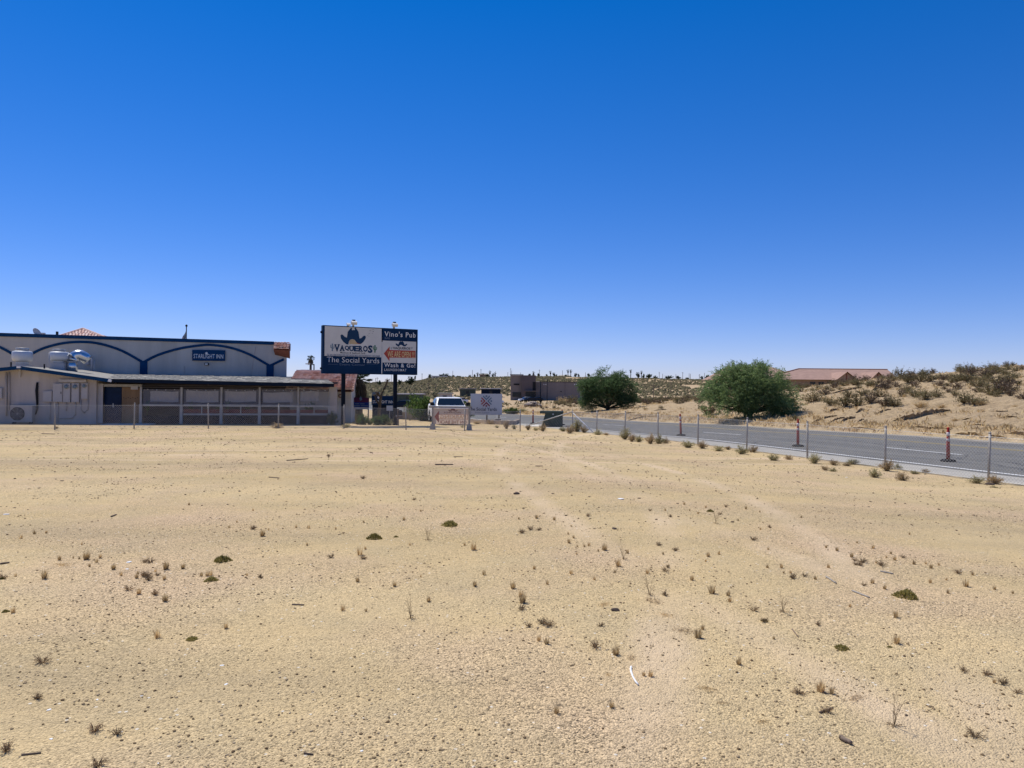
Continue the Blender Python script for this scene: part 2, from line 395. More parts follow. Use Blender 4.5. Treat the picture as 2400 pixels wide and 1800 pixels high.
M = dict(
    ground=ground_material(), asphalt=asphalt_material(),
    concrete=pm('concrete', (0.40, 0.375, 0.32), 0.9, 0.12, 1.2, 0.2, 30),
    slab=pm('pale concrete slab', (0.6, 0.56, 0.48), 0.9, 0.1, 2),
    paint_white=pm('worn white road paint', (0.82, 0.81, 0.77), 0.7, 0.12, 3),
    paint_yellow=pm('worn yellow road paint', (0.52, 0.40, 0.16), 0.7, 0.2, 3),
    galv=pm('galvanised steel', (0.42, 0.42, 0.41), 0.5, 0.2, 4, metal=0.35),
    wire=pm('galvanised wire', (0.46, 0.45, 0.43), 0.5, 0.15, 3, metal=0.3),
    post=pm('weathered steel post', (0.36, 0.33, 0.29), 0.6, 0.25, 5, metal=0.2),
    stucco=pm('beige grey stucco', (0.45, 0.43, 0.39), 0.92, 0.17, 0.7, 0.25, 50, streak=True),
    stucco2=pm('pinkish stucco', (0.46, 0.41, 0.37), 0.92, 0.18, 0.9, 0.25, 50, streak=True),
    cream=pm('cream stucco', (0.62, 0.57, 0.48), 0.92, 0.1, 0.9, 0.2, 50),
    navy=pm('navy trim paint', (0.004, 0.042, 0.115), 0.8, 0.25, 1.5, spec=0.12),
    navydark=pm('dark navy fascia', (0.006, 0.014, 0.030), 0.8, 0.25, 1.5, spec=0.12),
    shingle=pm('grey shingle roof', (0.30, 0.285, 0.25), 0.9, 0.28, 5, 0.6, 14),
    beam=pm('weathered painted timber', (0.38, 0.36, 0.33), 0.8, 0.18, 3, streak=False),
    tile=leafmat('clay barrel tiles', [(0.60, 0.34, 0.25), (0.74, 0.50, 0.40), (0.85, 0.66, 0.57)], 0, 0.75),
    clay=pm('clay mortar', (0.22, 0.09, 0.06), 0.9, 0.2, 4),
    steel=pm('bright sheet metal', (0.62, 0.63, 0.64), 0.28, 0.08, 2, metal=0.9),
    fan=pm('aluminium fan housing', (0.55, 0.56, 0.57), 0.5, 0.08, 2, metal=0.35),
    boxgrey=pm('grey painted cabinet', (0.47, 0.44, 0.42), 0.6, 0.08, 2),
    dark=pm('dark plastic', (0.02, 0.02, 0.022), 0.6, 0.2, 3),
    black=pm('black rubber', (0.015, 0.015, 0.015), 0.85, 0.3, 6),
    glass=pm('dark glass', (0.010, 0.017, 0.026), 0.12, 0.1, 1, spec=0.35),
    doorblue=pm('dark blue door', (0.008, 0.022, 0.06), 0.35, 0.3, 2),
    ply=pm('weathered plywood', (0.26, 0.17, 0.10), 0.85, 0.25, 2.5, streak=True),
    redboard=pm('dull red board', (0.16, 0.045, 0.04), 0.8, 0.25, 2),
    vinyl=sheer('clear vinyl screen', (0.42, 0.42, 0.45), 0.30),
    white=pm('white enamel paint', (0.78, 0.78, 0.77), 0.35, 0.04, 1, spec=0.5),
    offwhite=pm('off white sign face', (0.60, 0.59, 0.55), 0.6, 0.06, 1.5),
    signwhite=pm('white sign face', (0.55, 0.55, 0.55), 0.6, 0.05, 1.5),
    signnavy=pm('navy sign face', (0.004, 0.026, 0.075), 0.75, 0.2, 1.5, spec=0.12),
    letterwhite=pm('white lettering', (0.70, 0.70, 0.68), 0.6, 0.05, 4),
    lettergrey=pm('faded lettering', (0.12, 0.16, 0.24), 0.6, 0.1, 4),
    letterdark=pm('dark lettering', (0.03, 0.035, 0.05), 0.6, 0.1, 4),
    letternavy=pm('navy lettering', (0.015, 0.045, 0.10), 0.6, 0.1, 4),
    letteryellow=pm('cream yellow lettering', (0.66, 0.52, 0.26), 0.6, 0.1, 4),
    arrowred=pm('red arrow print', (0.40, 0.075, 0.055), 0.6, 0.12, 2),
    cactusgreen=pm('green print', (0.05, 0.17, 0.09), 0.6, 0.15, 3),
    maroon=pm('maroon print', (0.22, 0.025, 0.05), 0.6, 0.1, 3),
    slategrey=pm('slate print', (0.16, 0.22, 0.27), 0.6, 0.1, 3),
    sand=pm('tan print', (0.50, 0.38, 0.22), 0.6, 0.1, 3),
    pole=pm('black painted pole', (0.006, 0.011, 0.02), 0.7, 0.2, 3),
    wood=pm('old timber', (0.20, 0.15, 0.11), 0.9, 0.3, 6),
    greypost=pm('grey timber', (0.32, 0.29, 0.25), 0.9, 0.2, 5),
    redtube=pm('sun-faded red plastic', (0.46, 0.045, 0.03), 0.55, 0.15, 3),
    reflect=pm('reflective collar', (0.62, 0.50, 0.46), 0.4, 0.1, 4),
    utilgreen=pm('dull green box paint', (0.075, 0.095, 0.075), 0.7, 0.2, 2),
    brownwall=pm('brown stucco', (0.135, 0.11, 0.105), 0.9, 0.1, 0.4),  # on the store tower's front, shade is put into this darker colour
    brownwall2=pm('light brown stucco', (0.235, 0.20, 0.18), 0.9, 0.08, 0.4),  # on the store tower's left face, sunlight is put into this colour
    tanwall=pm('tan house wall', (0.36, 0.25, 0.17), 0.9, 0.08, 0.5),
    redroof=pm('red concrete tile roof', (0.36, 0.235, 0.185), 0.9, 0.14, 1.2, 0.6, 5),
    blockwall=pm('tan block wall', (0.34, 0.29, 0.22), 0.95, 0.15, 2, 0.3, 20),
    rock=pm('desert rock', (0.42, 0.34, 0.26), 0.95, 0.25, 4, 0.5, 12),
    darkrock=pm('dark rock', (0.12, 0.09, 0.07), 0.95, 0.3, 4, 0.5, 12),
    pebble=leafmat('loose gravel', [(0.17, 0.11, 0.06), (0.27, 0.19, 0.105), (0.42, 0.31, 0.18), (0.58, 0.46, 0.29)], 0, 0.95),
    straw=leafmat('dry straw', [(0.46, 0.31, 0.15), (0.58, 0.43, 0.22), (0.68, 0.54, 0.31)], 0.6),
    twig=leafmat('dry twigs', [(0.24, 0.165, 0.09), (0.36, 0.26, 0.15), (0.46, 0.34, 0.21)], 0.45),
    mat=leafmat('olive mat leaves', [(0.20, 0.165, 0.045), (0.29, 0.245, 0.075), (0.37, 0.31, 0.11)], 0.45),
    weed=leafmat('grey green weed', [(0.27, 0.245, 0.11), (0.40, 0.36, 0.18), (0.52, 0.46, 0.26)], 0.5),
    weedbrown=leafmat('brown weed', [(0.30, 0.22, 0.12), (0.42, 0.31, 0.17), (0.52, 0.40, 0.24)], 0.5),
    creosote=leafmat('creosote leaves', [(0.115, 0.105, 0.05), (0.18, 0.16, 0.075), (0.24, 0.195, 0.105), (0.20, 0.18, 0.085)], 0.35),
    creobrown=leafmat('brown scrub leaves', [(0.10, 0.075, 0.05), (0.15, 0.11, 0.075), (0.20, 0.15, 0.11)], 0.15),
    olive=leafmat('feathery green leaves', [(0.085, 0.145, 0.06), (0.135, 0.215, 0.085), (0.20, 0.285, 0.12)], 0.55),
    olive2=leafmat('yellow green leaves', [(0.11, 0.165, 0.065), (0.18, 0.25, 0.095), (0.26, 0.325, 0.14)], 0.55),
    greenbush=leafmat('bright green bush leaves', [(0.05, 0.095, 0.028), (0.095, 0.155, 0.042), (0.16, 0.22, 0.065)], 0.45),
    fargreen=leafmat('far tree leaves', [(0.03, 0.05, 0.025), (0.055, 0.08, 0.035)], 0.1),
    bark=pm('bark', (0.10, 0.075, 0.05), 0.95, 0.3, 6, 0.5, 20),
    palmbark=pm('palm bark', (0.11, 0.085, 0.06), 0.95, 0.35, 8, 0.6, 18),
    palmdead=leafmat('dead palm fronds', [(0.10, 0.075, 0.045), (0.16, 0.12, 0.075)], 0.1),
    carblue=pm('dark car paint', (0.012, 0.014, 0.018), 0.4, 0.1, 1, spec=0.3),
    carwhite=pm('white car paint', (0.72, 0.72, 0.72), 0.25, 0.03, 1, spec=0.6),
    bluebanner=pm('blue banner', (0.02, 0.05, 0.22), 0.7, 0.15, 2),
    maroonbanner=pm('maroon banner', (0.10, 0.025, 0.06), 0.7, 0.2, 2),
    flagred=pm('flag red', (0.40, 0.03, 0.04), 0.8, 0.1, 3),
    bulb=pm('white bulb', (0.9, 0.9, 0.85), 0.2, 0.02, 1),
    litwhite=pm('white plastic scrap', (0.80, 0.79, 0.75), 0.5, 0.05, 4),
    pipe=pm('white plastic pipe', (0.82, 0.81, 0.77), 0.4, 0.04, 4),
)

def banner_material():
    m, nt, b = nodes('sunlit banner cloth')
    tc = N(nt, 'ShaderNodeTexCoord')
    n1 = N(nt, 'ShaderNodeTexNoise', Scale=3.0, Detail=4.0); nt.links.new(tc.outputs['Object'], n1.inputs['Vector'])
    c = ramp(nt, n1.outputs['Fac'], [(0.3, (0.62, 0.49, 0.38)), (0.7, (0.70, 0.57, 0.45))])
    nt.links.new(c, b.inputs['Base Color'])
    tr = N(nt, 'ShaderNodeBsdfTranslucent'); nt.links.new(c, tr.inputs[0])
    mx = N(nt, 'ShaderNodeMixShader'); mx.inputs[0].default_value = 0.6
    nt.links.new(b.outputs[0], mx.inputs[1]); nt.links.new(tr.outputs[0], mx.inputs[2])
    nt.links.new(mx.outputs[0], nt.nodes['Material Output'].inputs[0])
    return m
M['banner'] = banner_material()

def text_part(string, mat, parent, box, y, mirror=False, bold=0.0, name='lettering', gap=1.0, small=None):
    """flat lettering fitted to box (x0, z0, x1, z1) on the plane local-y = y"""
    cu = bpy.data.curves.new('text', 'FONT')
    cu.body = string; cu.size = 1.0; cu.offset = bold; cu.space_character = gap
    cu.resolution_u = 2; cu.fill_mode = 'FRONT'
    if small:
        for i, ch in enumerate(string):
            if i not in small: cu.body_format[i].use_small_caps = True
        cu.small_caps_scale = 0.75
    to = bpy.data.objects.new('text', cu); C.objects.link(to)
    bpy.context.view_layer.update()
    me = bpy.data.meshes.new_from_object(to.evaluated_get(bpy.context.evaluated_depsgraph_get()))
    bpy.data.objects.remove(to); bpy.data.curves.remove(cu)
    xs = [v.co.x for v in me.vertices]; ys = [v.co.y for v in me.vertices]
    x0, x1, y0, y1 = min(xs), max(xs), min(ys), max(ys)
    for v in me.vertices:
        u = (v.co.x - x0) / (x1 - x0); w = (v.co.y - y0) / (y1 - y0)
        if mirror: u = 1 - u
        v.co = (box[0] + u * (box[2] - box[0]), y, box[1] + w * (box[3] - box[1]))
    me.materials.clear(); me.materials.append(mat); me.name = name
    o = bpy.data.objects.new(name, me); C.objects.link(o); o.parent = parent
    return o

def flat(name, mat, parent, poly, y):
    mb = MB(); mb.add([(x, y, z) for x, z in poly], [tuple(range(len(poly)))])
    return mb.build(name, mat, parent)

# ------------------------------------------------------------------ terrain
def sm(a, b, v):
    t = max(0.0, min(1.0, (v - a) / (b - a)))
    return t * t * (3 - 2 * t)

def lerp(a, b, t): return a + (b - a) * t

def interp(pts, v):
    if v <= pts[0][0]: return pts[0][1]
    for (a, p), (b, q) in zip(pts, pts[1:]):
        if v <= b:
            t = (v - a) / (b - a); t = t * t * (3 - 2 * t)
            return p + (q - p) * t
    return pts[-1][1]

def st(x, y): return (CR * x + SR * y, -SR * x + CR * y)       # across, along the road
def xy(s, t): return (CR * s - SR * t, SR * s + CR * t)

def road_z(t):
    return interp([(-60, -0.45), (26, -0.50), (40, -0.68), (60, -1.05), (100, -1.65), (160, -2.2), (400, -2.2)], t)

S_FENCE, S_CONC, S_LINE, S_EDGE = 16.33, 16.75, 18.5, 31.2
RIDGE = [(-60, 5.8), (30, 5.0), (52, 4.4), (66, 3.5), (76, 2.3), (86, 1.3), (110, 0.1), (140, -0.9), (175, -2.2)]
PROF = [(31.2, 0.0), (32.6, 0.06), (34, 0.10), (38, 0.20), (44, 0.36), (50, 0.52), (56, 0.68), (63, 0.86), (71, 1.0), (86, 1.0), (110, 0.92), (200, 0.9)]
SCARPS = []

def gz(x, y):
    s, t = st(x, y)
    rz = road_z(t)
    zl = -0.31 * sm(8, 31, y) - 0.31 * sm(33, 43.5, y)
    zl += 0.03 * noise.noise((x * 0.16, y * 0.16, 3.1)) * sm(2, 6, y)
    if s < S_FENCE + 0.3:
        z = lerp(zl, rz + 0.03, sm(4, 16.6, s))
    elif s < S_EDGE:
        z = rz
    else:
        h = interp(PROF, s)
        z = rz + h * (interp(RIDGE, t) - rz)
        k = sm(31.5, 36, s) * (1 - sm(120, 170, t))
        if k > 0:
            a = noise.fractal((s * 0.16, t * 0.10, 7.7), 1.0, 2.0, 4)
            z += k * 0.13 * a
            rr = noise.noise((s * 0.22 + 0.10 * t, t * 0.13, 1.3))
            z -= k * 0.16 * max(0.0, 1 - abs(rr) / 0.08)
            z += k * 0.05 * noise.fractal((x * 1.1, y * 1.1, 2.2), 1.0, 2.0, 3)
            for cx, cy, ang, L, hh in SCARPS:
                dx, dy = x - cx, y - cy
                al = dx * math.cos(ang) + dy * math.sin(ang)
                if abs(al) > L: continue
                pb = -dx * math.sin(ang) + dy * math.cos(ang) + 0.35 * noise.noise((al * 0.9, cx, cy))
                if -0.8 < pb < 6:
                    z += 0.5 * hh * (1 - sm(0.5 * L, L, abs(al))) * sm(-0.2, 0.2, pb) * (1 - sm(1.0, 6, pb))
    if s < 14: z = lerp(z, -2.2, sm(60, 170, y) * (1 - sm(6, 14, s)))
    if y > 280:
        q = x / y
        H = interp([(-0.5, 10), (-0.2, 9), (-0.14, 11), (-0.09, 16.8), (0.02, 18.6), (0.12, 17.8), (0.22, 17.6), (0.4, 17), (0.8, 17)], q)
        f = sm(280, 930, y)
        z += f * H
        z += f * (1 - sm(850, 930, y)) * 2.4 * noise.fractal((x * 0.012, y * 0.012, 4.0), 1.0, 2.0, 3)
        z -= 25 * sm(940, 1600, y)
    return z

def gat(x, y, far=1200):
    """ground point under a pixel of the photograph"""
    d = ray(x, y); a = 2.0; step = 0.25
    while a < far:
        p = CAM + d * a
        if p.z < gz(p.x, p.y):
            lo, hi = a - step, a
            for _ in range(18):
                m = (lo + hi) / 2; p = CAM + d * m
                if p.z < gz(p.x, p.y): hi = m
                else: lo = m
            p = CAM + d * hi
            return Vector((p.x, p.y, gz(p.x, p.y)))
        a += step; step = max(0.25, a * 0.006)
    p = CAM + d * far
    return Vector((p.x, p.y, gz(p.x, p.y)))

def graded(lo, hi, step, out, grow=1.07, big=22):
    xs = []; v = lo
    while v <= hi: xs.append(v); v += step
    a = xs[-1]; d = step
    while a < out[1]: d = min(d * grow, big); a += d; xs.append(a)
    a = xs[0]; d = step
    while a > out[0]: d = min(d * grow, big); a -= d; xs.insert(0, a)
    return xs

gx = graded(-24, 62, 0.42, (-900, 900)); gy = graded(0, 104, 0.42, (-60, 3000), 1.04, 14)
gv = []
for y in gy:
    for x in gx:
        s, t = st(x, y)
        z = gz(x, y)
        z -= 0.14 * sm(S_FENCE + 0.45, S_FENCE + 1.0, s) * (1 - sm(S_EDGE - 0.6, S_EDGE + 0.1, s))
        gv.append((x, y, z))
nx = len(gx)
gf = [(j * nx + i, j * nx + i + 1, (j + 1) * nx + i + 1, (j + 1) * nx + i) for j in range(len(gy) - 1) for i in range(nx - 1)]
gm = bpy.data.meshes.new('ground'); gm.from_pydata(gv, [], gf); gm.materials.append(M['ground'])
gm.polygons.foreach_set('use_smooth', [True] * len(gm.polygons)); gm.update()
ground = bpy.data.objects.new('ground', gm); C.objects.link(ground); tag(ground, 'pale sandy gravel lot and desert slopes', kind='structure')

def strip(name, mat, s0, s1, t0, t1, dz, parent=None, dt=1.5, ns=3, wob=0.0):
    mb = MB(); n = max(1, int((t1 - t0) / dt)); vs = []
    for i in range(n + 1):
        t = t0 + (t1 - t0) * i / n
        for k in range(ns + 1):
            s = s0 + (s1 - s0) * k / ns
            if wob and k in (0, ns): s += wob * noise.fractal((t * 0.5, s, 2.0), 1.0, 2.0, 3)
            x, y = xy(s, t)
            vs.append((x, y, road_z(t) + dz))
    m = ns + 1
    mb.add(vs, [(i * m + k, i * m + k + 1, (i + 1) * m + k + 1, (i + 1) * m + k) for i in range(n) for k in range(ns)])
    return mb.build(name, mat, parent, smooth=True, recalc=False)

road = strip('road', M['asphalt'], S_LINE - 0.25, S_EDGE, -40, 330, 0.012, ns=6, wob=0.12)
tag(road, 'grey two way asphalt road running past the lot', kind='structure')
sh = strip('concrete_shoulder', M['concrete'], S_CONC, S_LINE + 0.1, -40, 330, 0.004, wob=0.06)
tag(sh, 'pale concrete gutter strip beside the road', kind='structure')
strip('edge_line', M['paint_white'], S_LINE - 0.02, S_LINE + 0.11, -40, 200, 0.020, road, ns=1)
for k in range(-3, 14):
    t0 = 19.1 + 12.2 * k
    if -39 < t0: strip('lane_dash', M['paint_white'], 22.7, 22.83, t0, t0 + 3.3, 0.020, road, ns=1)
strip('centre_line', M['paint_yellow'], 26.50, 26.60, -40, 200, 0.020, road, ns=1)
strip('centre_line', M['paint_yellow'], 26.78, 26.88, -40, 200, 0.020, road, ns=1)
strip('far_edge_line', M['paint_white'], 30.3, 30.4, -40, 200, 0.020, road, ns=1)

# crisp eroded ledges on the bank, each a lip of soil with a shaded face
LEDGES = ([(1015, 735), (1100, 730), (1230, 705), (1330, 680), (1430, 655), (1550, 640)], .36), ([(285, 752), (360, 722), (440, 700), (520, 685)], .16), ([(535, 747), (610, 718), (690, 705)], .22), ([(450, 745), (520, 715), (600, 700)], .13), ([(830, 455), (900, 432), (955, 405)], .38), \
         ([(480, 478), (600, 457), (740, 430)], .26), ([(2080, 845), (2150, 852), (2260, 868)], .26), ([(1590, 848), (1680, 862), (1780, 862), (1850, 868)], .22), ([(880, 658), (950, 640), (1010, 628)], .13), ([(690, 657), (760, 627)], .17), ([(1860, 884), (1960, 880), (2070, 892)], .16), ([(1180, 795), (1260, 790), (1350, 803), (1450, 800), (1560, 812)], .13), \
         ([(640, 792), (760, 800), (870, 812)], .12), ([(430, 650), (480, 632), (540, 628)], .14), ([(700, 740), (760, 715)], .1), ([(2000, 700), (2080, 690), (2150, 694)], .09), ([(1650, 720), (1720, 712)], .08), ([(1900, 640), (1990, 650), (2070, 642)], .08), ([(1700, 770), (1790, 765), (1900, 772)], .09), ([(-1560, 700), (-1440, 672), (-1300, 655)], .16), ([(-1400, 735), (-1250, 700), (-1100, 690)], .14), ([(-1150, 640), (-1020, 630)], .12)
for pts, hh in LEDGES:
    P = []
    for (ax_, ay_), (bx_, by_) in zip(pts, pts[1:]):
        for k in range(6):
            u = k / 6; P.append(gat(1828 + lerp(ax_, bx_, u) / 3.867, 797 + lerp(ay_, by_, u) / 3.867))
    P.append(gat(1828 + pts[-1][0] / 3.867, 797 + pts[-1][1] / 3.867))
    if max(q.y for q in P) > 130: continue
    vs = []
    for i, q in enumerate(P):
        u = i / (len(P) - 1); e = math.sin(math.pi * min(1, max(0, u))) ** .5 * (.75 + .5 * noise.noise((i * .8, hh * 9, 1)))
        jx, jy = .10 * noise.noise((i * .9, 3.0, hh)), .16 * noise.noise((i * 1.1, 7.0, hh))
        up = Vector((q.x, q.y, 0)).normalized()
        for f_, z_ in ((0, -.06), (-.05, hh * e * .55), (-.12, hh * e * .95), (.06, hh * e * 1.05), (.7, hh * e * .8), (2.2, -.05)):
            x_, y_ = q.x + up.x * f_ + jx, q.y + up.y * f_ + jy; vs.append((x_, y_, (gz(x_, y_) if f_ > 1 else lerp(q.z, gz(x_, y_), .5)) + z_))
    mb = MB(); m_ = 6; mb.add(vs, [(i * m_ + k, (i + 1) * m_ + k, (i + 1) * m_ + k + 1, i * m_ + k + 1) for i in range(len(P) - 1) for k in range(m_ - 1)])
    mb.build('eroded_ledge', M['ground'], ground, smooth=False)

# ------------------------------------------------------------------ chain link fences
def chain_fence(name, label, P, mesh_h=1.06, post_h=1.13, cell=0.085, skip=(), wr=0.003, braces=()):
    E = thing(name, label, 'fence', P[0])
    O = Vector(P[0])
    pm_ = MB(); pm_.tube([(0, 0, -0.15), (0, 0, post_h)], 0.03, 8); pm_.lathe([(0.034, post_h), (0.03, post_h + 0.03), (0.0, post_h + 0.045)], 8)
    me = pm_.mesh('post', M['post'], smooth=True)
    for i, p in enumerate(P):
        if i in skip: continue
        o = inst('post', me, Vector(p) - O, random.uniform(0, 6), 1.0, parent=E)
        o.rotation_euler = (random.uniform(-.02, .02), random.uniform(-.025, .025), random.uniform(0, 6))
    wires = MB(); top = MB(); n_ = 0
    for i in range(len(P) - 1):
        a, b = Vector(P[i]) - O, Vector(P[i + 1]) - O
        off = Vector((b - a).to_2d().to_3d()).normalized().cross(Vector((0, 0, 1))) * 0.035
        a = a + off; b = b + off
        for h in (mesh_h, 0.05):
            top.tube([a + Vector((0, 0, h)), (a + b) / 2 + Vector((0, 0, h - 0.012)), b + Vector((0, 0, h))], 0.0032, 4, cap=False)
        L = (b - a).length; run = mesh_h / L
        n = int(L / cell)
        for k in range(-int(mesh_h / cell) - 1, n + 1):
            for sg in (1, -1):
                u0 = k / n; u1 = u0 + run
                z0, z1 = 0.02, mesh_h
                if u0 < 0: z0 = 0.02 + (mesh_h - 0.02) * (-u0 / run); u0_ = 0
                else: u0_ = u0
                if u1 > 1: z1 = 0.02 + (mesh_h - 0.02) * ((1 - u0) / run); u1_ = 1
                else: u1_ = u1
                if u1_ <= u0_ : continue
                if sg < 0: z0, z1 = mesh_h + 0.02 - z0, mesh_h + 0.02 - z1
                p0 = a.lerp(b, u0_) + Vector((0, 0, z0)); p1 = a.lerp(b, u1_) + Vector((0, 0, z1))
                wires.tube([p0, p1], wr, 3, cap=False)
    top.build('tension_wire', M['wire'], E, recalc=False)
    tag(wires.build('chain_link_mesh', M['wire'], E, recalc=False), kind='stuff')
    return E, O

FL = Vector((-19.69, 32.2)); FC = Vector((3.33, 40.7))
PL = []
for k in range(-3, 8):
    p = FL.lerp(FC, k / 8.0); PL.append((p.x, p.y, gz(p.x, p.y)))
chain_fence('chain_link_fence', 'low chain link fence between the gravel lot and the motel buildings', PL)
PR = []
for k in range(0, 13):
    Z = 40.66 - 2.885 * k; X = 17.26 - 0.343 * Z
    PR.append((X, Z, gz(X, Z)))
fr, fo = chain_fence('chain_link_fence', 'low chain link fence along the road edge of the lot', PR)
# corner braces: a fallen rail towards the gap and a white brace leaning on the corner post
mb = MB(); mb.tube([Vector(PR[0]) - fo + Vector((-0.03, -0.02, 1.05)), gat(1232, 1003) - fo + Vector((0, 0, 0.1))], 0.026, 8)
mb.build('sagging_top_rail', M['galv'], fr, smooth=True)
mb = MB(); mb.tube([Vector(PR[0]) - fo + Vector((0.03, -0.04, 0.98)), gat(1391, 1015) - fo + Vector((0, 0, 0.02))], 0.026, 8)
mb.build('corner_brace', M['white'], fr, smooth=True)
mb = MB()
q0 = Vector(PR[0]) - fo + Vector((-0.03, -0.05, 0)); q1 = gat(1232, 1003) - fo
for k in range(26):
    u = k / 26.0
    pt = q0.lerp(q1, u); topz = lerp(1.03, 0.12, u)
    mb.tube([pt + Vector((0, 0, topz)), q0.lerp(q1, min(1, u + 0.16 * topz)) + Vector((0, 0, 0.02))], 0.003, 3, cap=False)
tag(mb.build('sagging_chain_link', M['wire'], fr, recalc=False), kind='stuff')

# ------------------------------------------------------------------ motel and restaurant
BZ = -0.62
BA = R(9)
inn = thing('motel_building', 'long two storey grey motel with navy arches painted along its blank wall', 'building', (-29.2, 42.6, BZ), BA)
def I(x, y, b): return local(inn, x, y, b)
BW = 9.4                                     # depth of the arched wall behind the patio front
a0 = I(-60, 850, BW)[0]; a1 = I(672, 850, BW)[0]
zl0 = I(-60, 779, BW)[1]; zl1 = I(672, 803, BW)[1]
w = MB(); w.add([(a0, BW, -.3), (a1, BW, -.3), (a1 - 2.9, BW + 16, -.3), (a0, BW + 16, -.3), (a0, BW, zl0), (a1, BW, zl1), (a1 - 2.9, BW + 16, zl1), (a0, BW + 16, zl0)], [(3, 2, 1, 0), (4, 5, 6, 7), (0, 1, 5, 4), (1, 2, 6, 5), (2, 3, 7, 6), (3, 0, 4, 7)]); w.build('wall', M['stucco'], inn)
# parapet trim
t0 = I(-60, 779, BW - 0.09); t0b = I(-60, 786.5, BW - 0.09); t1 = I(642, 801.5, BW - 0.09); t1b = I(642, 808, BW - 0.09)
w = MB(); w.prism([t0b, t1b, (t1[0], t1[1] + 0.03), (t0[0], t0[1] + 0.03)], BW - 0.09, BW - 0.003); w.build('parapet_trim', M['navy'], inn)
def arch(pts, wid):
    """band of painted stucco relief following pixels on the wall"""
    P = [Vector((*I(x, y, BW - 0.05), 0)).to_2d() for x, y in pts]
    Q = []
    for i in range(len(P) - 1):
        p0 = P[max(i - 1, 0)]; p1 = P[i]; p2 = P[i + 1]; p3 = P[min(i + 2, len(P) - 1)]
        for k in range(4):
            t = k / 4
            Q.append(0.5 * ((2 * p1) + (p2 - p0) * t + (2 * p0 - 5 * p1 + 4 * p2 - p3) * t * t + (3 * p1 - p0 - 3 * p2 + p3) * t ** 3))
    Q.append(P[-1])
    up, dn = [], []
    for i, p in enumerate(Q):
        d = (Q[min(i + 1, len(Q) - 1)] - Q[max(i - 1, 0)]).normalized(); n = Vector((-d.y, d.x))
        up.append(p + n * wid / 2); dn.append(p - n * wid / 2)
    m = MB()
    for i in range(len(Q) - 1):
        vs = []
        for y in (BW - 0.05, BW - 0.003):
            for q in (dn[i], dn[i + 1], up[i + 1], up[i]): vs.append((q.x, y, q.y))
        m.add(vs, [(0, 1, 2, 3), (0, 4, 5, 1), (2, 6, 7, 3)])
    return m.build('arch_trim', M['navy'], inn)
arch([(-60, 803), (-25, 807), (0, 814), (30, 830)], 0.17)
arch([(72, 830), (105, 815), (150, 804), (195, 801.5), (235, 806), (285, 822), (334, 849)], 0.17)
arch([(336, 849), (370, 832), (420, 817), (470, 809.5), (495, 808.5), (540, 815), (585, 831), (631, 857)], 0.17)
arch([(633, 857), (650, 849), (665, 842)], 0.17)
for x0, x1, y0 in ((328, 344.5, 847), (624.5, 641, 856)):
    p0 = I(x0, y0, BW - 0.06); p1 = I(x1, 900, BW - 0.06)
    w = MB(); w.b2((p0[0], BW - 0.062, 1.5), (p1[0], BW - 0.003, p0[1])); w.build('pier_trim', M['navy'], inn)
# wall floodlight, louvre, conduit, stucco joint
p = I(485, 853.5, BW); w = MB(); w.box((p[0], BW - 0.09, p[1]), (0.27, 0.18, 0.15)); lamp = w.build('wall_lamp', M['dark'], inn)
w = MB(); w.box((p[0], BW - 0.185, p[1]), (0.19, 0.012, 0.07)); w.build('lamp_lens', M['bulb'], lamp)
for x, y0, y1 in ((432, 858, 876), (594, 840, 879), (600, 810, 838)):
    q0 = I(x, y0, BW); q1 = I(x - (6 if x > 590 else 0), y1, BW)
    w = MB(); w.tube([(q0[0], BW - 0.02, q0[1]), (q1[0], BW - 0.02, q1[1])], 0.018, 6); w.build('conduit', M['boxgrey'], inn)

def barrel_tiles(name, parent, A, B, depth_dir, rows, cols, r, mats):
    """half-round clay tiles laid on the slope A->B (eave) up along depth_dir; one joined part"""
    m = MB(); A = Vector(A); B = Vector(B); D = Vector(depth_dir)
    ax = (B - A).normalized(); nrm = ax.cross(D.normalized()).normalized()
    if nrm.z < 0: nrm = -nrm
    for j in range(rows):
        for i in range(cols):
            c0 = A.lerp(B, (i + 0.5) / cols) + D * (j / rows - 0.12 / rows) + nrm * (0.11 + random.uniform(0, .03))
            c1 = A.lerp(B, (i + 0.5) / cols) + D * ((j + 1.05) / rows) + nrm * (-0.012)
            rr = r * random.uniform(0.95, 1.05)
            vs = []
            for c, q in ((c0, rr), (c1, rr * 0.9)):
                for k in range(6):
                    a = math.pi * k / 5
                    vs.append(c + ax * (-math.cos(a) * q) + nrm * math.sin(a) * q * 0.8)
            m.add(vs, [(k, k + 1, k + 7, k + 6) for k in range(5)] + [(5, 4, 3, 2, 1, 0)])
    return tag(m.build(name, mats, parent, recalc=False), kind='stuff')

# tiled corner mansard of the motel
c0 = I(641, 819, BW - 0.7); c1 = I(677, 820, BW - 0.7); ct = I(641, 802.5, BW - 0.2)
w = MB(); w.prism([(c0[0], c0[1] - 0.02), (c1[0], c1[1] - 0.02), (c1[0], ct[1] - 0.05), (c0[0], ct[1] - 0.05)], BW - 0.02, BW + 0.25)
mans = w.build('corner_mansard', M['stucco'], inn)
w = MB(); w.add([(c0[0], BW - 0.7, c0[1] - 0.03), (c1[0], BW - 0.7, c1[1] - 0.03), (c1[0], BW - 0.12, ct[1] - 0.05), (c0[0], BW - 0.12, ct[1] - 0.05),
                 (c0[0], BW - 0.02, c0[1] - 0.35), (c1[0], BW - 0.02, c1[1] - 0.6)], [(0, 1, 2, 3), (0, 4, 5, 1), (0, 3, 4), (1, 5, 2)])
w.build('mansard_soffit', M['clay'], mans)
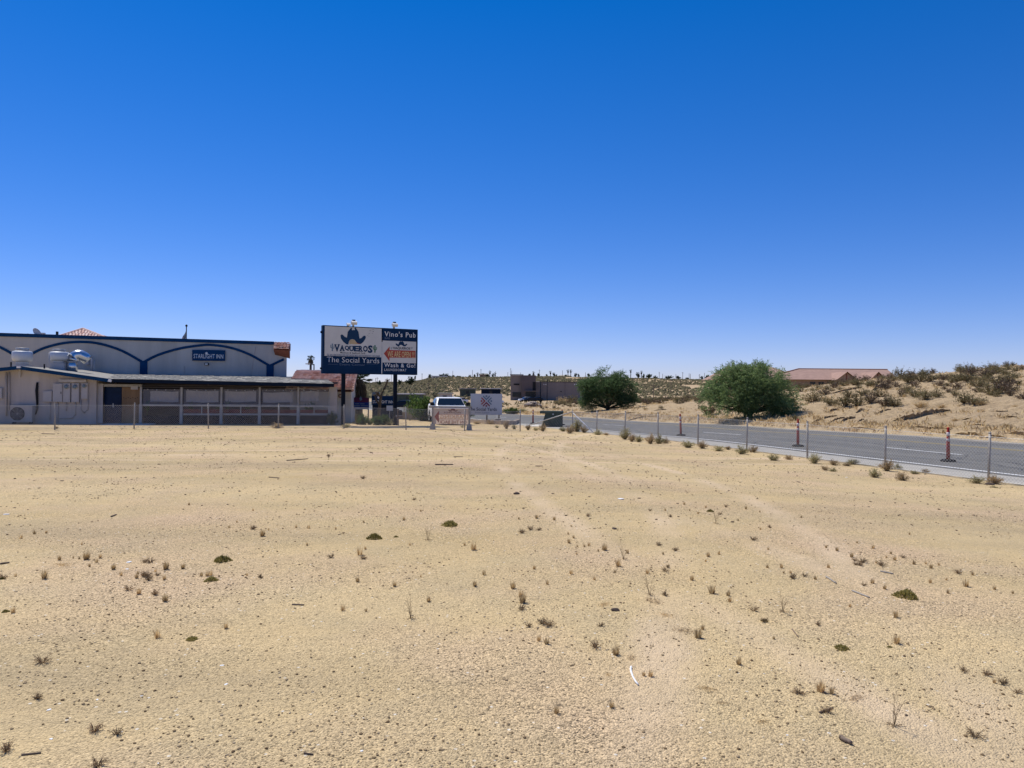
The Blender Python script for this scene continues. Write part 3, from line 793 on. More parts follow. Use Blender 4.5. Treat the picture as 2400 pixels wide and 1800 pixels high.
barrel_tiles('barrel_tiles', mans, (c0[0], BW - 0.7, c0[1]), (c1[0], BW - 0.7, c1[1]), (0, 0.55, ct[1] - c0[1]), 5, 5, 0.12, M['tile'])
# pyramid tile roof of the stair tower behind the parapet
pk = I(192, 772, BW + 12); e0 = I(128, 793, BW + 9); e1 = I(246, 793, BW + 9)
A = Vector((e0[0], BW + 9, e0[1])); B = Vector((e1[0], BW + 9, e1[1])); T = Vector((pk[0], BW + 12.2, pk[1])); G1 = A + Vector((0, 6.4, 0)); G2 = B + Vector((0, 6.4, 0))
w = MB(); w.add([A, B, G2, G1, T], [(0, 1, 4), (1, 2, 4), (2, 3, 4), (3, 0, 4), (3, 2, 1, 0)])
tow = w.build('tower_roof', M['clay'], inn)
m = MB(); rows = 9; ax = (B - A).normalized()
for j in range(rows):
    u = j / rows; a = A.lerp(T, u); b = B.lerp(T, u); a2 = A.lerp(T, u + 1.1 / rows); L = (b - a).length
    n = max(1, int(L / 0.23)); dv = (a2 - a) - ax * (a2 - a).dot(ax)
    nrm = ax.cross(dv.normalized())
    if nrm.z < 0: nrm = -nrm
    for i in range(n):
        c0_ = a.lerp(b, (i + .5) / n) + nrm * 0.03; c1_ = c0_ + dv
        vs = []
        for c in (c0_ + nrm * random.uniform(0, .03), c1_):
            for k in range(5):
                g = math.pi * k / 4; vs.append(c + ax * (-math.cos(g) * 0.10) + nrm * math.sin(g) * 0.08)
        m.add(vs, [(k, k + 1, k + 6, k + 5) for k in range(4)] + [(4, 3, 2, 1, 0)])
tag(m.build('barrel_tiles', M['tile'], tow, recalc=False), kind='stuff')
w = MB(); w.tube([A.lerp(T, k / 8) + Vector((0, 0, .06)) for k in range(9)], 0.12, 6); w.tube([B.lerp(T, k / 8) + Vector((0, 0, .06)) for k in range(9)], 0.12, 6)
w.build('hip_tiles', M['tile'], tow)
p = I(134, 777, BW + 6); q = I(134, 790, BW + 6); w = MB(); w.box((p[0], BW + 6, (p[1] + q[1]) / 2 - .3), (0.14, 0.14, p[1] - q[1] + .6)); w.build('roof_vent', M['dark'], inn)
p = I(101, 781, BW + 6); w = MB(); w.box((p[0], BW + 6, p[1] - .3), (0.25, 0.25, .66)); w.build('roof_vent', M['boxgrey'], inn)

# satellite dish on the motel roof
p = I(86, 783, BW + 5)
pw = inn.matrix_basis if False else None
def IW(a, b, z):
    c, s_ = math.cos(BA), math.sin(BA)
    return Vector((inn.location.x + a * c - b * s_, inn.location.y + a * s_ + b * c, BZ + z))
ROOFZ = lerp(zl0, zl1, 0.3)
dish = thing('satellite_dish', 'small grey satellite dish tilted up on the motel roof', 'satellite dish', IW(p[0], BW + 5, lerp(zl0, zl1, (p[0] - a0) / (a1 - a0))), BA)
w = MB()
prof = [(0.02, -0.09), (0.16, -0.075), (0.28, -0.03), (0.36, 0.03)]
rings = []
Md = Matrix.Rotation(R(62), 3, 'Y') @ Matrix.Rotation(0.2, 3, 'X')
for r_, z_ in prof + [(0.36, 0.045), (0.27, -0.012), (0.15, -0.058), (0.02, -0.07)]:
    rings.append([Vector((0, 0, 0.42)) + Md @ Vector((r_ * math.cos(k * .3927), r_ * math.sin(k * .3927) * 1.15, z_)) for k in range(16)])
w.loft(rings); w.build('dish', M['boxgrey'], dish, smooth=True)
w = MB(); w.tube([(0.02, 0, -0.02), (0.02, 0, 0.35)], 0.03, 6); w.box((0.02, 0, 0.01), (0.4, 0.3, 0.03)); w.build('mount', M['galv'], dish)
w = MB(); w.tube([(-0.02, 0, 0.2), (-0.62, 0, 0.28)], 0.015, 6); w.box((-0.62, 0, 0.3), (0.1, 0.06, 0.07)); w.build('feed_arm', M['galv'], dish)

# flagpole behind the motel
fp = at(437, 763, 62.0)
fl = thing('flagpole', 'tall flagpole with a limp striped flag behind the motel roof', 'flagpole', (fp.x, fp.y, gz(fp.x, fp.y)))
H = fp.z - gz(fp.x, fp.y)
w = MB(); w.tube([(0, 0, -0.2), (0, 0, H - 0.1)], [0.07, 0.04], 8); w.build('pole', M['pole'], fl, smooth=True)
w = MB(); w.lathe([(0.0, H - 0.12), (0.09, H - 0.07), (0.1, H), (0.06, H + 0.07), (0.0, H + .1)], 10); w.build('finial', M['dark'], fl, smooth=True)
# drooping flag: fly end hanging down and to the left
flag = []
rowsF, colsF = 13, 12
def fpt(i, j):       # i down the hoist, j along the fly
    u, v = j / colsF, i / rowsF
    x = -0.05 - 0.62 * u * (0.55 + 0.45 * v) - 0.10 * u; z = H - 0.45 - 0.95 * v - 0.95 * u
    y = 0.10 * math.sin(u * 9 + v * 3) * (0.3 + u)
    return (x, y, z)
for key, cols in (('stripe_red', 0), ('stripe_white', 1)):
    w = MB()
    for i in range(rowsF):
        if i % 2 != cols: continue
        j0 = 5 if i < 7 else 0
        for j in range(j0, colsF): w.add([fpt(i, j), fpt(i, j + 1), fpt(i + 1, j + 1), fpt(i + 1, j)], [(0, 1, 2, 3)])
    w.build(key.replace('stripe_', 'flag_stripes_'), M['flagred'] if cols == 0 else M['signwhite'], fl, recalc=False)
w = MB()
for i in range(7):
    for j in range(5): w.add([fpt(i, j), fpt(i, j + 1), fpt(i + 1, j + 1), fpt(i + 1, j)], [(0, 1, 2, 3)])
canton = w.build('flag_canton', M['navy'], fl, recalc=False)
w = MB()
for i in range(6):
    for j in range(4):
        p = Vector(fpt(i + .7, j + .7)); w.box((p.x, p.y - 0.012, p.z), (0.035, 0.004, 0.035), ry=.6)
tag(w.build('flag_stars', M['signwhite'], canton), kind='stuff')

# wall sign STARLIGHT INN
s0 = I(450.5, 819.8, BW - 0.16); s1 = I(526.5, 846.5, BW - 0.16); s2 = I(526.5, 822, BW - 0.16); s3 = I(450.5, 845, BW - 0.16)
sg = thing('wall_sign', 'navy wall sign reading Starlight Inn under a painted arch', 'sign', IW(s0[0], BW - 0.16, s3[1]), BA)
W_, H_ = s1[0] - s0[0], s0[1] - s3[1]
w = MB(); w.b2((0, 0.0, 0), (W_, 0.155, H_)); w.build('sign_panel', M['navy'], sg)
text_part('STARLIGHT INN', M['letterwhite'], sg, (W_ * 0.045, H_ * 0.22, W_ * 0.955, H_ * 0.62), -0.006, bold=0.005, small=(0, 10), gap=1.05)
w = MB(); w.lathe([(0.0, 0), (0.075, 0), (0.075, .004)], 12, (W_ * 0.44, -0.006, H_ * 0.69), axis='Y')
for k in range(8):
    a = k * math.pi / 4; w.add([(W_ * .44 + .13 * math.cos(a), -0.007, H_ * .69 + .13 * math.sin(a)), (W_ * .44 + .05 * math.cos(a + .4), -0.007, H_ * .69 + .05 * math.sin(a + .4)), (W_ * .44 + .05 * math.cos(a - .4), -0.007, H_ * .69 + .05 * math.sin(a - .4))], [(0, 1, 2)])
w.build('star_emblem', M['letterwhite'], sg)

# ------------------------------------------------------------------ restaurant annex
an = thing('restaurant_building', 'low restaurant annex with grey shingle roof, navy fascia and screened patio', 'building', (-29.2, 42.6, BZ), BA)
FB = -0.6                                    # fascia plane
aL = I(-60, 900, 0)[0]; aR = I(226, 900, 0)[0]
pk0 = I(45, 858, FB); ev0 = I(256, 888, FB); lf0 = I(-60, 868, FB); rr0 = I(783, 899.5, FB)
# gable wall
def gable_z(a):   # underside of the gable roof
    return (pk0[1] + (ev0[1] - pk0[1]) * (a - pk0[0]) / (ev0[0] - pk0[0]) if a > pk0[0] else pk0[1] + (lf0[1] - pk0[1]) * (a - pk0[0]) / (lf0[0] - pk0[0])) - 0.06
w = MB(); w.prism([(aL, -0.3), (aR, -0.3), (aR, gable_z(aR)), (pk0[0], gable_z(pk0[0])), (aL, gable_z(aL))], 0, BW - 0.12); w.build('wall', M['stucco2'], an)
# gable roof
w = MB()
for (p, q) in ((lf0, pk0), (pk0, ev0)):
    e = 0.0
    w.prism([(p[0], p[1] - 0.055), (q[0], q[1] - 0.055), (q[0], q[1]), (p[0], p[1])], FB + 0.01, BW - 0.1)
w.build('gable_roof', M['shingle'], an)
def band(pts, th, b0, b1):
    m = MB()
    for (p, q) in zip(pts, pts[1:]):
        m.prism([(p[0], p[1] - th), (q[0], q[1] - th), (q[0], q[1] + 0.01), (p[0], p[1] + 0.01)], b0, b1)
    return m
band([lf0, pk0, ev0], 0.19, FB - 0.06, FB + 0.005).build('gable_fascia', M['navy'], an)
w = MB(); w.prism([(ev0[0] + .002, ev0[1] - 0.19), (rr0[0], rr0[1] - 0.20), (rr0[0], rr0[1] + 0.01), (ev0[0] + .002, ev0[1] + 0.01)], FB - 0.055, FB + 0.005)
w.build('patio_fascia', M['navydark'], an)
# patio roof slopes up to the motel wall
rl = I(200, 875.5, BW - 0.15); rrr = I(757, 884, BW - 0.15)
nA, nB = 24, 10; w = MB(); vs = []
for j in range(nB + 1):
    for i in range(nA + 1):
        f = Vector((lerp(ev0[0] - 0.2, rr0[0], i / nA), FB + 0.01, lerp(ev0[1], rr0[1], i / nA)))
        b = Vector((lerp(rl[0], rrr[0], i / nA), BW - 0.15, lerp(rl[1], rrr[1], i / nA)))
        p = f.lerp(b, j / nB); p.z += 0.012 * noise.noise((p.x * .8, p.y * .8, 2)); vs.append(p)
k_ = nA + 1
w.add(vs, [(j * k_ + i, j * k_ + i + 1, (j + 1) * k_ + i + 1, (j + 1) * k_ + i) for j in range(nB) for i in range(nA)])
w.add([v - Vector((0, 0, 0.07)) for v in (vs[0], vs[nA], vs[-1], vs[-1 - nA])], [(3, 2, 1, 0)])
w.build('patio_roof', M['shingle'], an, recalc=False)
w = MB()
for j in range(1, 14):       # courses of shingles seen as ragged butt edges
    v = j / 14
    f0 = Vector((ev0[0] - 0.2, FB, ev0[1])).lerp(Vector((rl[0], BW - .15, rl[1])), v); f1 = Vector((rr0[0], FB, rr0[1])).lerp(Vector((rrr[0], BW - .15, rrr[1])), v)
    n = 40
    for i in range(n):
        if random.random() < 0.25: continue
        c = f0.lerp(f1, (i + .5) / n); d = (f1 - f0).length / n * random.uniform(.7, 1.0)
        w.box((c.x, c.y, c.z + 0.012), (d, 0.3, 0.02 * random.uniform(.6, 1.5)), rx=R(3.5))
tag(w.build('shingle_courses', M['shingle'], an, recalc=False), kind='stuff')
# end cap of the roof ridge, soffit block, floodlight
p = I(44, 860.5, FB - .1); w = MB(); w.box((p[0], FB - .1, p[1]), (0.2, 0.08, 0.11)); w.build('gable_lamp', M['white'], an)
p = I(258, 892, FB - .1); w = MB(); w.box((p[0], FB - .12, p[1]), (0.17, 0.12, 0.14), ry=0.2); w.build('corner_floodlight', M['white'], an)
p = I(47, 875, -.03); w = MB(); w.box((p[0], -.05, p[1]), (0.11, 0.1, 0.42)); w.build('vent_cover', M['boxgrey'], an)
# recessed entry: side panel, door, plywood board, patio back and floor
def pbox(name, mat, x0, y0, x1, y1, b, th, parent=None):
    p = I(x0, y0, b); q = I(x1, y1, b)
    w = MB(); w.b2((p[0], b, q[1]), (q[0], b + th, p[1])); return w.build(name, mat, parent or an)
pbox('entry_side_panel', M['boxgrey'], 227.5, 899, 240, 992, 0.25, 0.08)
pbox('entry_header', M['beam'], 238, 900, 332, 907, 0.35, 0.12)
dr = pbox('door', M['doorblue'], 245, 907.5, 284, 991, 0.55, 0.06)
for x0, x1 in ((249, 262), (267, 280)):
    pbox('door_glass', M['doorblue'], x0, 911, x1, 985, 0.545, 0.012, dr)
pbox('door_handle', M['galv'], 264, 945, 266, 955, 0.51, 0.03, dr)
pbox('plywood_board', M['ply'], 286, 907.5, 327, 992, 0.5, 0.05)
pbox('notice_board', M['boxgrey'], 306.5, 904, 323, 913, 0.30, 0.06)
for k in range(7):
    p = I(290 + 5.4 * k, 932 + (k % 2) * 2, .49); w = MB(); w.lathe([(0.022, 0), (0.022, .01)], 8, (p[0], .485, p[1]), axis='Y'); w.build('board_hole', M['dark'], an)
# beams over the patio, posts, rails
pbox('patio_beam', M['beam'], 250, 902.2, 779, 906.8, -0.12, 0.16)
pbox('patio_lower_beam', M['beam'], 328, 907.6, 775, 911.2, -0.03, 0.1)
PX_ = [331, 426, 519.5, 609, 699.5, 773]
for i, x in enumerate(PX_):
    p = I(x, 910, 0); w = MB(); w.b2((p[0] - 0.055, -0.06, -0.05), (p[0] + 0.055, 0.05, I(x, 907.5, 0)[1])); w.build('patio_post', M['beam'], an)
    w = MB(); w.b2((p[0] - 0.085, -0.085, -0.05), (p[0] + 0.085, -0.062, I(x, 947, 0)[1])); w.build('post_sleeve', M['beam'], an)
for i, (x0, x1) in enumerate(zip(PX_, PX_[1:])):
    y_ = 946.5 + (x0 - 331) * 0.006
    p = I(x0, y_, 0)[0] + 0.09; q = I(x1, y_, 0)[0] - 0.09
    z1 = I(x0, y_, 0)[1]; zt = I(x0, 911.3, 0)[1]
    w = MB(); w.b2((p, -0.05, z1 - 0.13), (q, 0.05, z1)); w.build('rail', M['beam'], an)
    # clear vinyl roll-down screens, slightly wavy
    w = MB(); n = 14; vs = []
    for k in range(n + 1):
        for zz in (z1 + 0.01, (z1 + zt) / 2, zt - 0.02):
            a = lerp(p, q, k / n); vs.append((a, 0.0 + 0.02 * noise.noise((a * 1.7, zz * 2.0, 5 + i)), zz))
    w.add(vs, [(k * 3 + j, k * 3 + 3 + j, k * 3 + 4 + j, k * 3 + 1 + j) for k in range(n) for j in range(2)])
    w.build('vinyl_screen', M['vinyl'], an, smooth=True, recalc=False)
    zb = I(x0, 969, 0)[1]
    if i > 0:
        w = MB(); w.b2((p, 0.06, zb + 0.02), (q, 0.09, z1 - 0.3)); w.build('red_panel', M['redboard'], an)
        w = MB(); w.b2((p, -0.04, zb - 0.1), (q, 0.04, zb)); w.build('lower_rail', M['beam'], an)
        w = MB(); w.b2(((p + q) / 2 - .03, -0.02, zb), ((p + q) / 2 + .03, 0.04, z1 - .13)); w.build('baluster', M['beam'], an)
    w = MB(); w.b2((p, 0.10, -0.05), (q, 0.14, zb - 0.12)); w.build('kick_panel', M['pole'], an)
pR = I(770, 905, 0)[0]
# corner pilaster at the far end of the patio
w = MB(); w.b2((pR + .12, -0.1, -0.2), (pR + 0.5, 0.3, I(775, 906.5, 0)[1])); w.build('corner_pilaster', M['stucco2'], an)
w = MB(); w.b2((aR + 0.02, 0.7, -0.1), (pR + .5, BW - .2, 0.03)); w.build('patio_floor', M['concrete'], an)
# back wall of the dining patio with pale curtains
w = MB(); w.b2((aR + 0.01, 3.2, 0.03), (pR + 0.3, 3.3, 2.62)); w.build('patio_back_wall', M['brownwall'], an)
for k, (xa_, xb_, ya_, yb_) in enumerate(((352, 418, 917, 942), (436, 512, 916, 943), (528, 600, 917, 942), (617, 686, 919.5, 943.5), (704, 747, 917, 940))):
    p = I(xa_, ya_, .5); q = I(xb_, yb_, .5); w = MB(); vs = []
    for i in range(17):
        for j in range(4): vs.append((lerp(p[0], q[0], i / 16), .5 + 0.025 * math.sin(i * 1.3 + k + j * .7) + .02 * noise.noise((i * .5, j * .8, k)), lerp(q[1], p[1], j / 3) + .02 * math.sin(i * .4 + k)))
    w.add(vs, [(i * 4 + j, i * 4 + 4 + j, i * 4 + 5 + j, i * 4 + 1 + j) for i in range(16) for j in range(3)]); w.build('curtain', M['boxgrey'], an, smooth=True, recalc=False)
# a few potted plants and chairs inside the patio
random.seed(5)
for k, (x, hgt) in enumerate(((447, 1.35), (511, 1.2), (533, 1.5), (580, 1.15), (345, 1.5), (718, 1.3), (733, 1.45), (728, 1.2))):
    p = I(x, 940, .3)[0]
    pt = thing('potted_plant', 'dark leafy potted plant seen through the patio screens', 'potted plant', IW(p, .32, 0.03), BA, 'potted plants in the patio')
    w = MB(); w.lathe([(.13, 0), (.18, .35), (.16, .35)], 12); w.build('pot', M['clay'], pt, smooth=True)
    w = MB()
    for i in range(46):
        a_ = random.uniform(0, 6.28); d_ = Vector((math.cos(a_) * .5, math.sin(a_) * .18, random.uniform(.4, 1))).normalized(); b_ = Vector((0, 0, hgt * random.uniform(.45, .8))); e_ = b_ + d_ * random.uniform(.15, .34)
        sd_ = d_.cross(Vector((0, 1, .2))).normalized() * .025; w.add([b_ - sd_ * .3, (b_ + e_) / 2 + sd_, e_, (b_ + e_) / 2 - sd_], [(0, 1, 2, 3)])
    w.tube([(0, 0, .3), (0, 0, hgt * .8)], .018, 5); w.build('foliage', M['greenbush'], pt, recalc=False)
# patio string lights
for (x0, x1, sag) in ((336, 420, 1.2), (430, 514, 1.5), (524, 604, 1.5), (614, 694, 1.2), (704, 770, 1)):
    sl = thing('string_lights', 'string of small white bulbs hung under the patio roof', 'string lights', (-29.2, 42.6, BZ), BA, 'string lights under the patio beam')
    pts = []
    for k in range(9):
        u = k / 8; p = I(lerp(x0, x1, u), 911.5 + 4 * sag * u * (1 - u) * 1.6 + 0.006 * (lerp(x0, x1, u) - 331), 0.6); pts.append((p[0], 0.6, p[1] + 0.02))
    w = MB(); w.tube(pts, 0.008, 4); w.build('cable', M['dark'], sl)
    for p in pts[1::2]:
        w = MB(); w.lathe([(0.0, -.06), (0.028, -.045), (0.028, -0.02), (0.012, 0.0)], 8, p); w.build('bulb', M['bulb'], sl, smooth=True)

# ------------------------------------------------------------------ roof and wall equipment
def roof_fan(x, ytop, ybase, b, wpx, label):
    p = I(x, ybase, b); q = I(x, ytop, b); s = wpx * (43 + b) / FPX
    zr = gable_z(p[0]) + 0.06
    h = q[1] - zr
    f = thing('roof_exhaust_fan', label, 'exhaust fan', IW(p[0], b, zr), BA, 'exhaust fans on the annex roof')
    w = MB(); w.box((0, 0, h * 0.14 - .04), (s * 0.74, s * 0.74, h * 0.28 + .14)); w.build('curb', M['boxgrey'], f)
    w = MB(); w.lathe([(s * .30, h * .28), (s * .30, h * .44)], 20); w.build('neck', M['fan'], f, smooth=True)
    w = MB(); w.lathe([(s * .36, h * .42), (s * .46, h * .46), (s * .5, h * .55), (s * .5, h * .80), (s * .46, h * .86), (s * .3, h * .89)], 24); w.build('hood', M['fan'], f, smooth=True)
    w = MB(); w.lathe([(s * .32, h * .885), (s * .32, h * 1.0), (s * .3, h * 1.01)], 20); w.build('cap', M['galv'], f, smooth=True)
    return f
roof_fan(52, 816, 858, 4.0, 42, 'mushroom roof exhaust fan at the peak of the annex gable')
roof_fan(138, 819, 871, 3.2, 42, 'mushroom roof exhaust fan beside the shiny elbow duct')
# shiny duct elbow
p = I(168, 874, 3.4); zr = gable_z(p[0]) + .06
du = thing('duct_elbow', 'shiny bent sheet metal duct rising from the annex roof', 'duct', IW(p[0], 3.4, zr), BA)
s = 24 * 46.5 / FPX / 2
w = MB(); w.tube([(0, 0, -0.05), (0, 0, 0.62)], s, 18); w.build('riser', M['steel'], du, smooth=True)
w = MB(); w.tube([(0, 0, 0.6)] + [(0.42 - 0.42 * math.cos(a), 0.15 * math.sin(a), 0.62 + 0.40 * math.sin(a)) for a in [0.25 * k for k in range(1, 7)]] + [(0.62, 0.3, 0.86), (0.78, 0.4, 0.68)], s * 1.02, 18); w.build('elbow', M['steel'], du, smooth=True)
w = MB(); w.lathe([(s * 1.1, 0.56), (s * 1.1, 0.62)], 18); w.build('joint_band', M['galv'], du, smooth=True)
for (x, y0, y1, b) in ((116, 825, 868, 2.4), (26, 848, 862, 1.0), (104, 853, 869, 1.0), (214, 835, 874, 8.5), (221, 845, 874, 8.6)):
    p0 = I(x, y0, b); p1 = I(x, y1, b); zr = min(p1[1], gable_z(p1[0])) - .05
    vp = thing('vent_pipe', {116: 'thin steel vent pipe standing just left of the second roof fan', 26: 'short black vent stub beside the gable peak', 104: 'short black vent stub between the two roof fans',
                             214: 'grey conduit pipe rising up the arched wall behind the duct', 221: 'second grey conduit pipe on the arched wall, right of its twin'}[x], 'pipe', IW(p0[0], b, zr), BA)
    w = MB(); w.tube([(0, 0, 0), (0, 0, p0[1] - zr)], 0.045 if y1 - y0 < 20 else 0.03, 8); w.build('pipe', M['dark'] if y1 - y0 < 20 else M['boxgrey'], vp, smooth=True)
    w = MB(); w.lathe([(0.07, 0.0), (0.07, 0.05)], 8); w.build('collar', M['dark'], vp)
p0 = I(180, 834.5, 8.9); p1 = I(216, 835, 8.9); p2 = I(218, 874, 8.9); p3 = I(201, 845, 8.9)
hp = thing('wall_pipework', 'grey horizontal pipe and square hatch on the arched wall by the duct', 'pipe', IW(0, 0, 0), BA)
w = MB(); w.tube([(p0[0], 8.9, p0[1]), (p1[0] - .2, 8.9, p1[1]), (p1[0], 8.9, p1[1] - .2), (p1[0], 8.9, p2[1])], 0.05, 8); w.build('pipe', M['boxgrey'], hp, smooth=True)
w = MB(); w.box((p3[0], 9.2, p3[1]), (0.25, 0.36, 0.55)); w.build('hatch', M['boxgrey'], hp)

def wallbox(name, label, cat, x0, y0, x1, y1, th, mat, group=None):
    p = I(x0, y0, -th); q = I(x1, y1, -th)
    e = thing(name, label, cat, IW(p[0], -th - 0.004, q[1]), BA, group)
    W2, H2 = q[0] - p[0], p[1] - q[1]
    w = MB(); w.b2((0, 0.012, 0), (W2, th, H2)); w.build('case', mat, e)
    w = MB(); w.b2((0.025, 0, 0.03), (W2 - 0.025, 0.012, H2 - 0.03)); w.build('cover', mat, e)
    return e, W2, H2
e, W2, H2 = wallbox('junction_box', 'square grey junction box left of the tall cabinet', 'junction box', 100.5, 916.5, 121, 941.5, 0.14, M['boxgrey'])
e, W2, H2 = wallbox('electrical_cabinet', 'tall grey electrical cabinet between the junction box and the meters', 'cabinet', 123.5, 899, 145.5, 942, 0.2, M['boxgrey'])
w = MB(); w.box((W2 - .06, -.01, H2 * .5), (.03, .03, .12)); w.build('handle', M['dark'], e)
for k, (x0, x1, y1) in enumerate(((147.5, 164, 943), (167.5, 184.5, 943), (190.5, 205, 935))):
    e, W2, H2 = wallbox('electric_meter', ('narrow grey meter box touching the tall cabinet', 'narrow grey meter box between two other meters', 'shorter grey meter box at the corner end of the row')[k], 'electric meter', x0, 898.5 - k * .3, x1, y1, 0.16, M['boxgrey'], 'electric meters on the annex wall')
    w = MB(); w.lathe([(W2 * .34, 0), (W2 * .34, -.05), (W2 * .3, -.06)], 16, (W2 / 2, 0, H2 - W2 * .5), axis='Y'); d = w.build('meter_ring', M['galv'], e, smooth=True)
    w = MB(); w.lathe([(W2 * .27, -.06), (W2 * .25, -.1), (W2 * .1, -.12)], 16, (W2 / 2, 0, H2 - W2 * .5), axis='Y'); w.build('meter_glass', M['slategrey'], d, smooth=True)
e, W2, H2 = wallbox('wall_canopy', 'long grey trough mounted above the row of electric meters', 'trough', 137, 889, 202, 896, 0.18, M['boxgrey'])
e, W2, H2 = wallbox('wall_panel_box', 'grey panel box near the annex wall end beside downpipes', 'panel box', -14, 909, 4, 934, 0.12, M['boxgrey'])
for k, (pts, r_, lab) in enumerate(((((14.5, 873), (14.5, 975)), .045, 'pinkish drain pipe running down the annex wall, left of a pair'), (((21.5, 873), (21.5, 962)), .045, 'pinkish drain pipe running down the annex wall, right of a pair'),
                             (((117, 943), (117, 985)), .03, 'thin conduit dropping from the junction box'), (((135, 943), (135, 990)), .035, 'thin conduit dropping from the tall cabinet'),
                             (((155, 943), (155, 963)), .03, 'short conduit below the first meter'), (((177, 943), (177, 972), (170, 980), (140, 981)), .03, 'conduit bending sideways below the middle meter'),
                             (((189, 937), (189, 960), (197, 968), (206, 960), (206, 933)), .03, 'looped conduit hanging below the shortest meter'))):
    P = [I(x, y, -.05) for x, y in pts]
    o = thing('conduit_pipe', lab, 'pipe', IW(P[0][0], -.05, P[-1][1] if len(pts) == 2 else 0), BA)
    zb = P[-1][1] if len(pts) == 2 else 0
    w = MB(); w.tube([(p[0] - P[0][0], 0, p[1] - zb) for p in P], r_, 8); w.build('pipe', M['stucco2'], o, smooth=True)
    w = MB(); w.box((0, 0.02, (P[0][1] + P[1][1]) / 2 - zb), (r_ * 3.2, .05, .04)); w.build('strap', M['galv'], o)
# hanging cable bundle
P = [I(x, y, -.06) for x, y in ((87.5, 896), (86, 915), (87, 940), (87.5, 958), (84, 970), (79, 976))]
cb = thing('cable_bundle', 'black cable bundle hanging down the annex wall to the air conditioner', 'cable', IW(P[0][0], -.06, 0), BA)
w = MB(); w.tube([(p[0] - P[0][0], 0, p[1]) for p in P], [.05, .08, .06, .045, .04, .035], 8); w.build('cable', M['dark'], cb, smooth=True)
# air conditioner
p = I(25, 953, -.45); q = I(76, 990, -.45)
acz = 0.10
ac = thing('air_conditioner', 'boxy grey outdoor air conditioner with a round fan grille', 'air conditioner', IW(p[0], -.5, gz(*IW(p[0], -.5, 0).to_2d()) - BZ), BA)
W2 = q[0] - p[0]; H2 = p[1] - q[1] + 0.05
w = MB(); w.b2((0, 0, acz), (W2, .36, acz + H2)); w.build('case', M['stucco2'], ac)
w = MB(); w.b2((.1, .02, -.05), (.18, .34, acz + .01)); w.build('foot', M['dark'], ac)
w = MB(); w.b2((W2 - .18, .02, -.05), (W2 - .1, .34, acz + .01)); w.build('foot', M['dark'], ac)
cx, cz = W2 * .33, acz + H2 * .5; rr = H2 * .40
w = MB(); w.lathe([(rr, 0), (rr, -.02), (rr * .95, -.02), (rr * .95, -.004)], 24, (cx, 0, cz), axis='Y'); w.build('fan_opening', M['dark'], ac, smooth=False)
w = MB()
for k in range(1, 6):
    n = 20; w.tube([(cx + rr * k / 6 * math.cos(2 * math.pi * i / n), -.026, cz + rr * k / 6 * math.sin(2 * math.pi * i / n)) for i in range(n + 1)], .006, 4, cap=False)
for k in range(8): w.tube([(cx, -.026, cz), (cx + rr * math.cos(k * .785), -.026, cz + rr * math.sin(k * .785))], .005, 4)
w.build('fan_grille', M['boxgrey'], ac)
w = MB()
for k in range(7): w.b2((W2 * .72, -.006, acz + H2 * (.15 + .1 * k)), (W2 * .95, 0.001, acz + H2 * (.19 + .1 * k)))
w.build('side_louvres', M['boxgrey'], ac)
# slab in front of the entry
p = IW(I(262, 990, -.8)[0], 0, 0)
sl0 = gat(258, 992.5); sl1 = gat(342, 991.3)
w = MB(); poly = []
for x, y in ((256, 994), (347, 993), (343, 990.4), (268, 990.2)):
    g = gat(x, y); poly.append((g.x, g.y))
poly = [(-23.1, 41.9), (-20.5, 42.3), (-20.75, 43.55), (-23.3, 43.15)]
zs = gz(-21.9, 42.7)
w.prismz(poly, zs - .1, zs + .06); tag(w.build('entry_slab', M['slab']), 'pale concrete slab in front of the annex door', kind='structure')

# ------------------------------------------------------------------ tiled house right of the patio
th = thing('tiled_house', 'cream stucco house with red barrel tile roof beside the patio', 'house', (-29.2, 42.6, BZ), BA)
eb, rb = 2.2, 7.2
e0 = I(690, 915, eb); e1 = I(827, 916.5, eb); r0 = I(655, 872, rb); r1 = I(812, 876, rb)
x0, x1 = I(676, 880, eb + 1)[0], e1[0]
w = MB(); w.b2((x0 + .2, eb + 0.35, -0.3), (I(823, 940, eb + .35)[0], rb + 4, e0[1] + 0.02)); w.build('wall', M['cream'], th)
aw = I(823, 940, eb + .35)[0]
w = MB(); w.add([(aw, eb + .35, e0[1]), (aw, rb + 4, e0[1]), (aw, rb, r0[1] - .1)], [(0, 1, 2)]); w.build('gable_end', M['cream'], th)
w = MB(); w.add([(x0, eb, e0[1] - .06), (x1, eb, e0[1] - .06), (x1, rb, r0[1] - .06), (x0, rb, r0[1] - .06), (x0, 2 * rb - eb, e0[1] - .06), (x1, 2 * rb - eb, e0[1] - .06)], [(0, 1, 2, 3), (3, 2, 5, 4)])
rf = w.build('roof', M['clay'], th)
barrel_tiles('barrel_tiles', rf, (x0, eb, e0[1] - .03), (x1, eb, e0[1] - .03), (0, rb - eb, r0[1] - e0[1]), 11, 20, 0.16, M['tile'])
w = MB(); w.tube([(lerp(x0, x1, k / 20), rb, r0[1] + .06 + random.uniform(0, .03)) for k in range(21)], 0.12, 6); w.tube([(x1 - .02, lerp(eb, rb, k / 12), lerp(e0[1], r0[1], k / 12) + .04) for k in range(13)], 0.09, 6); w.build('ridge_tiles', M['tile'], rf)
p = I(798, 928, eb + .35); w = MB()
n = 16; w.tube([(p[0] + .10 * math.cos(2 * math.pi * i / n), eb + .31, p[1] + .10 * math.sin(2 * math.pi * i / n)) for i in range(n + 1)], .035, 6, cap=False); w.build('wall_ring', M['clay'], th, smooth=True)

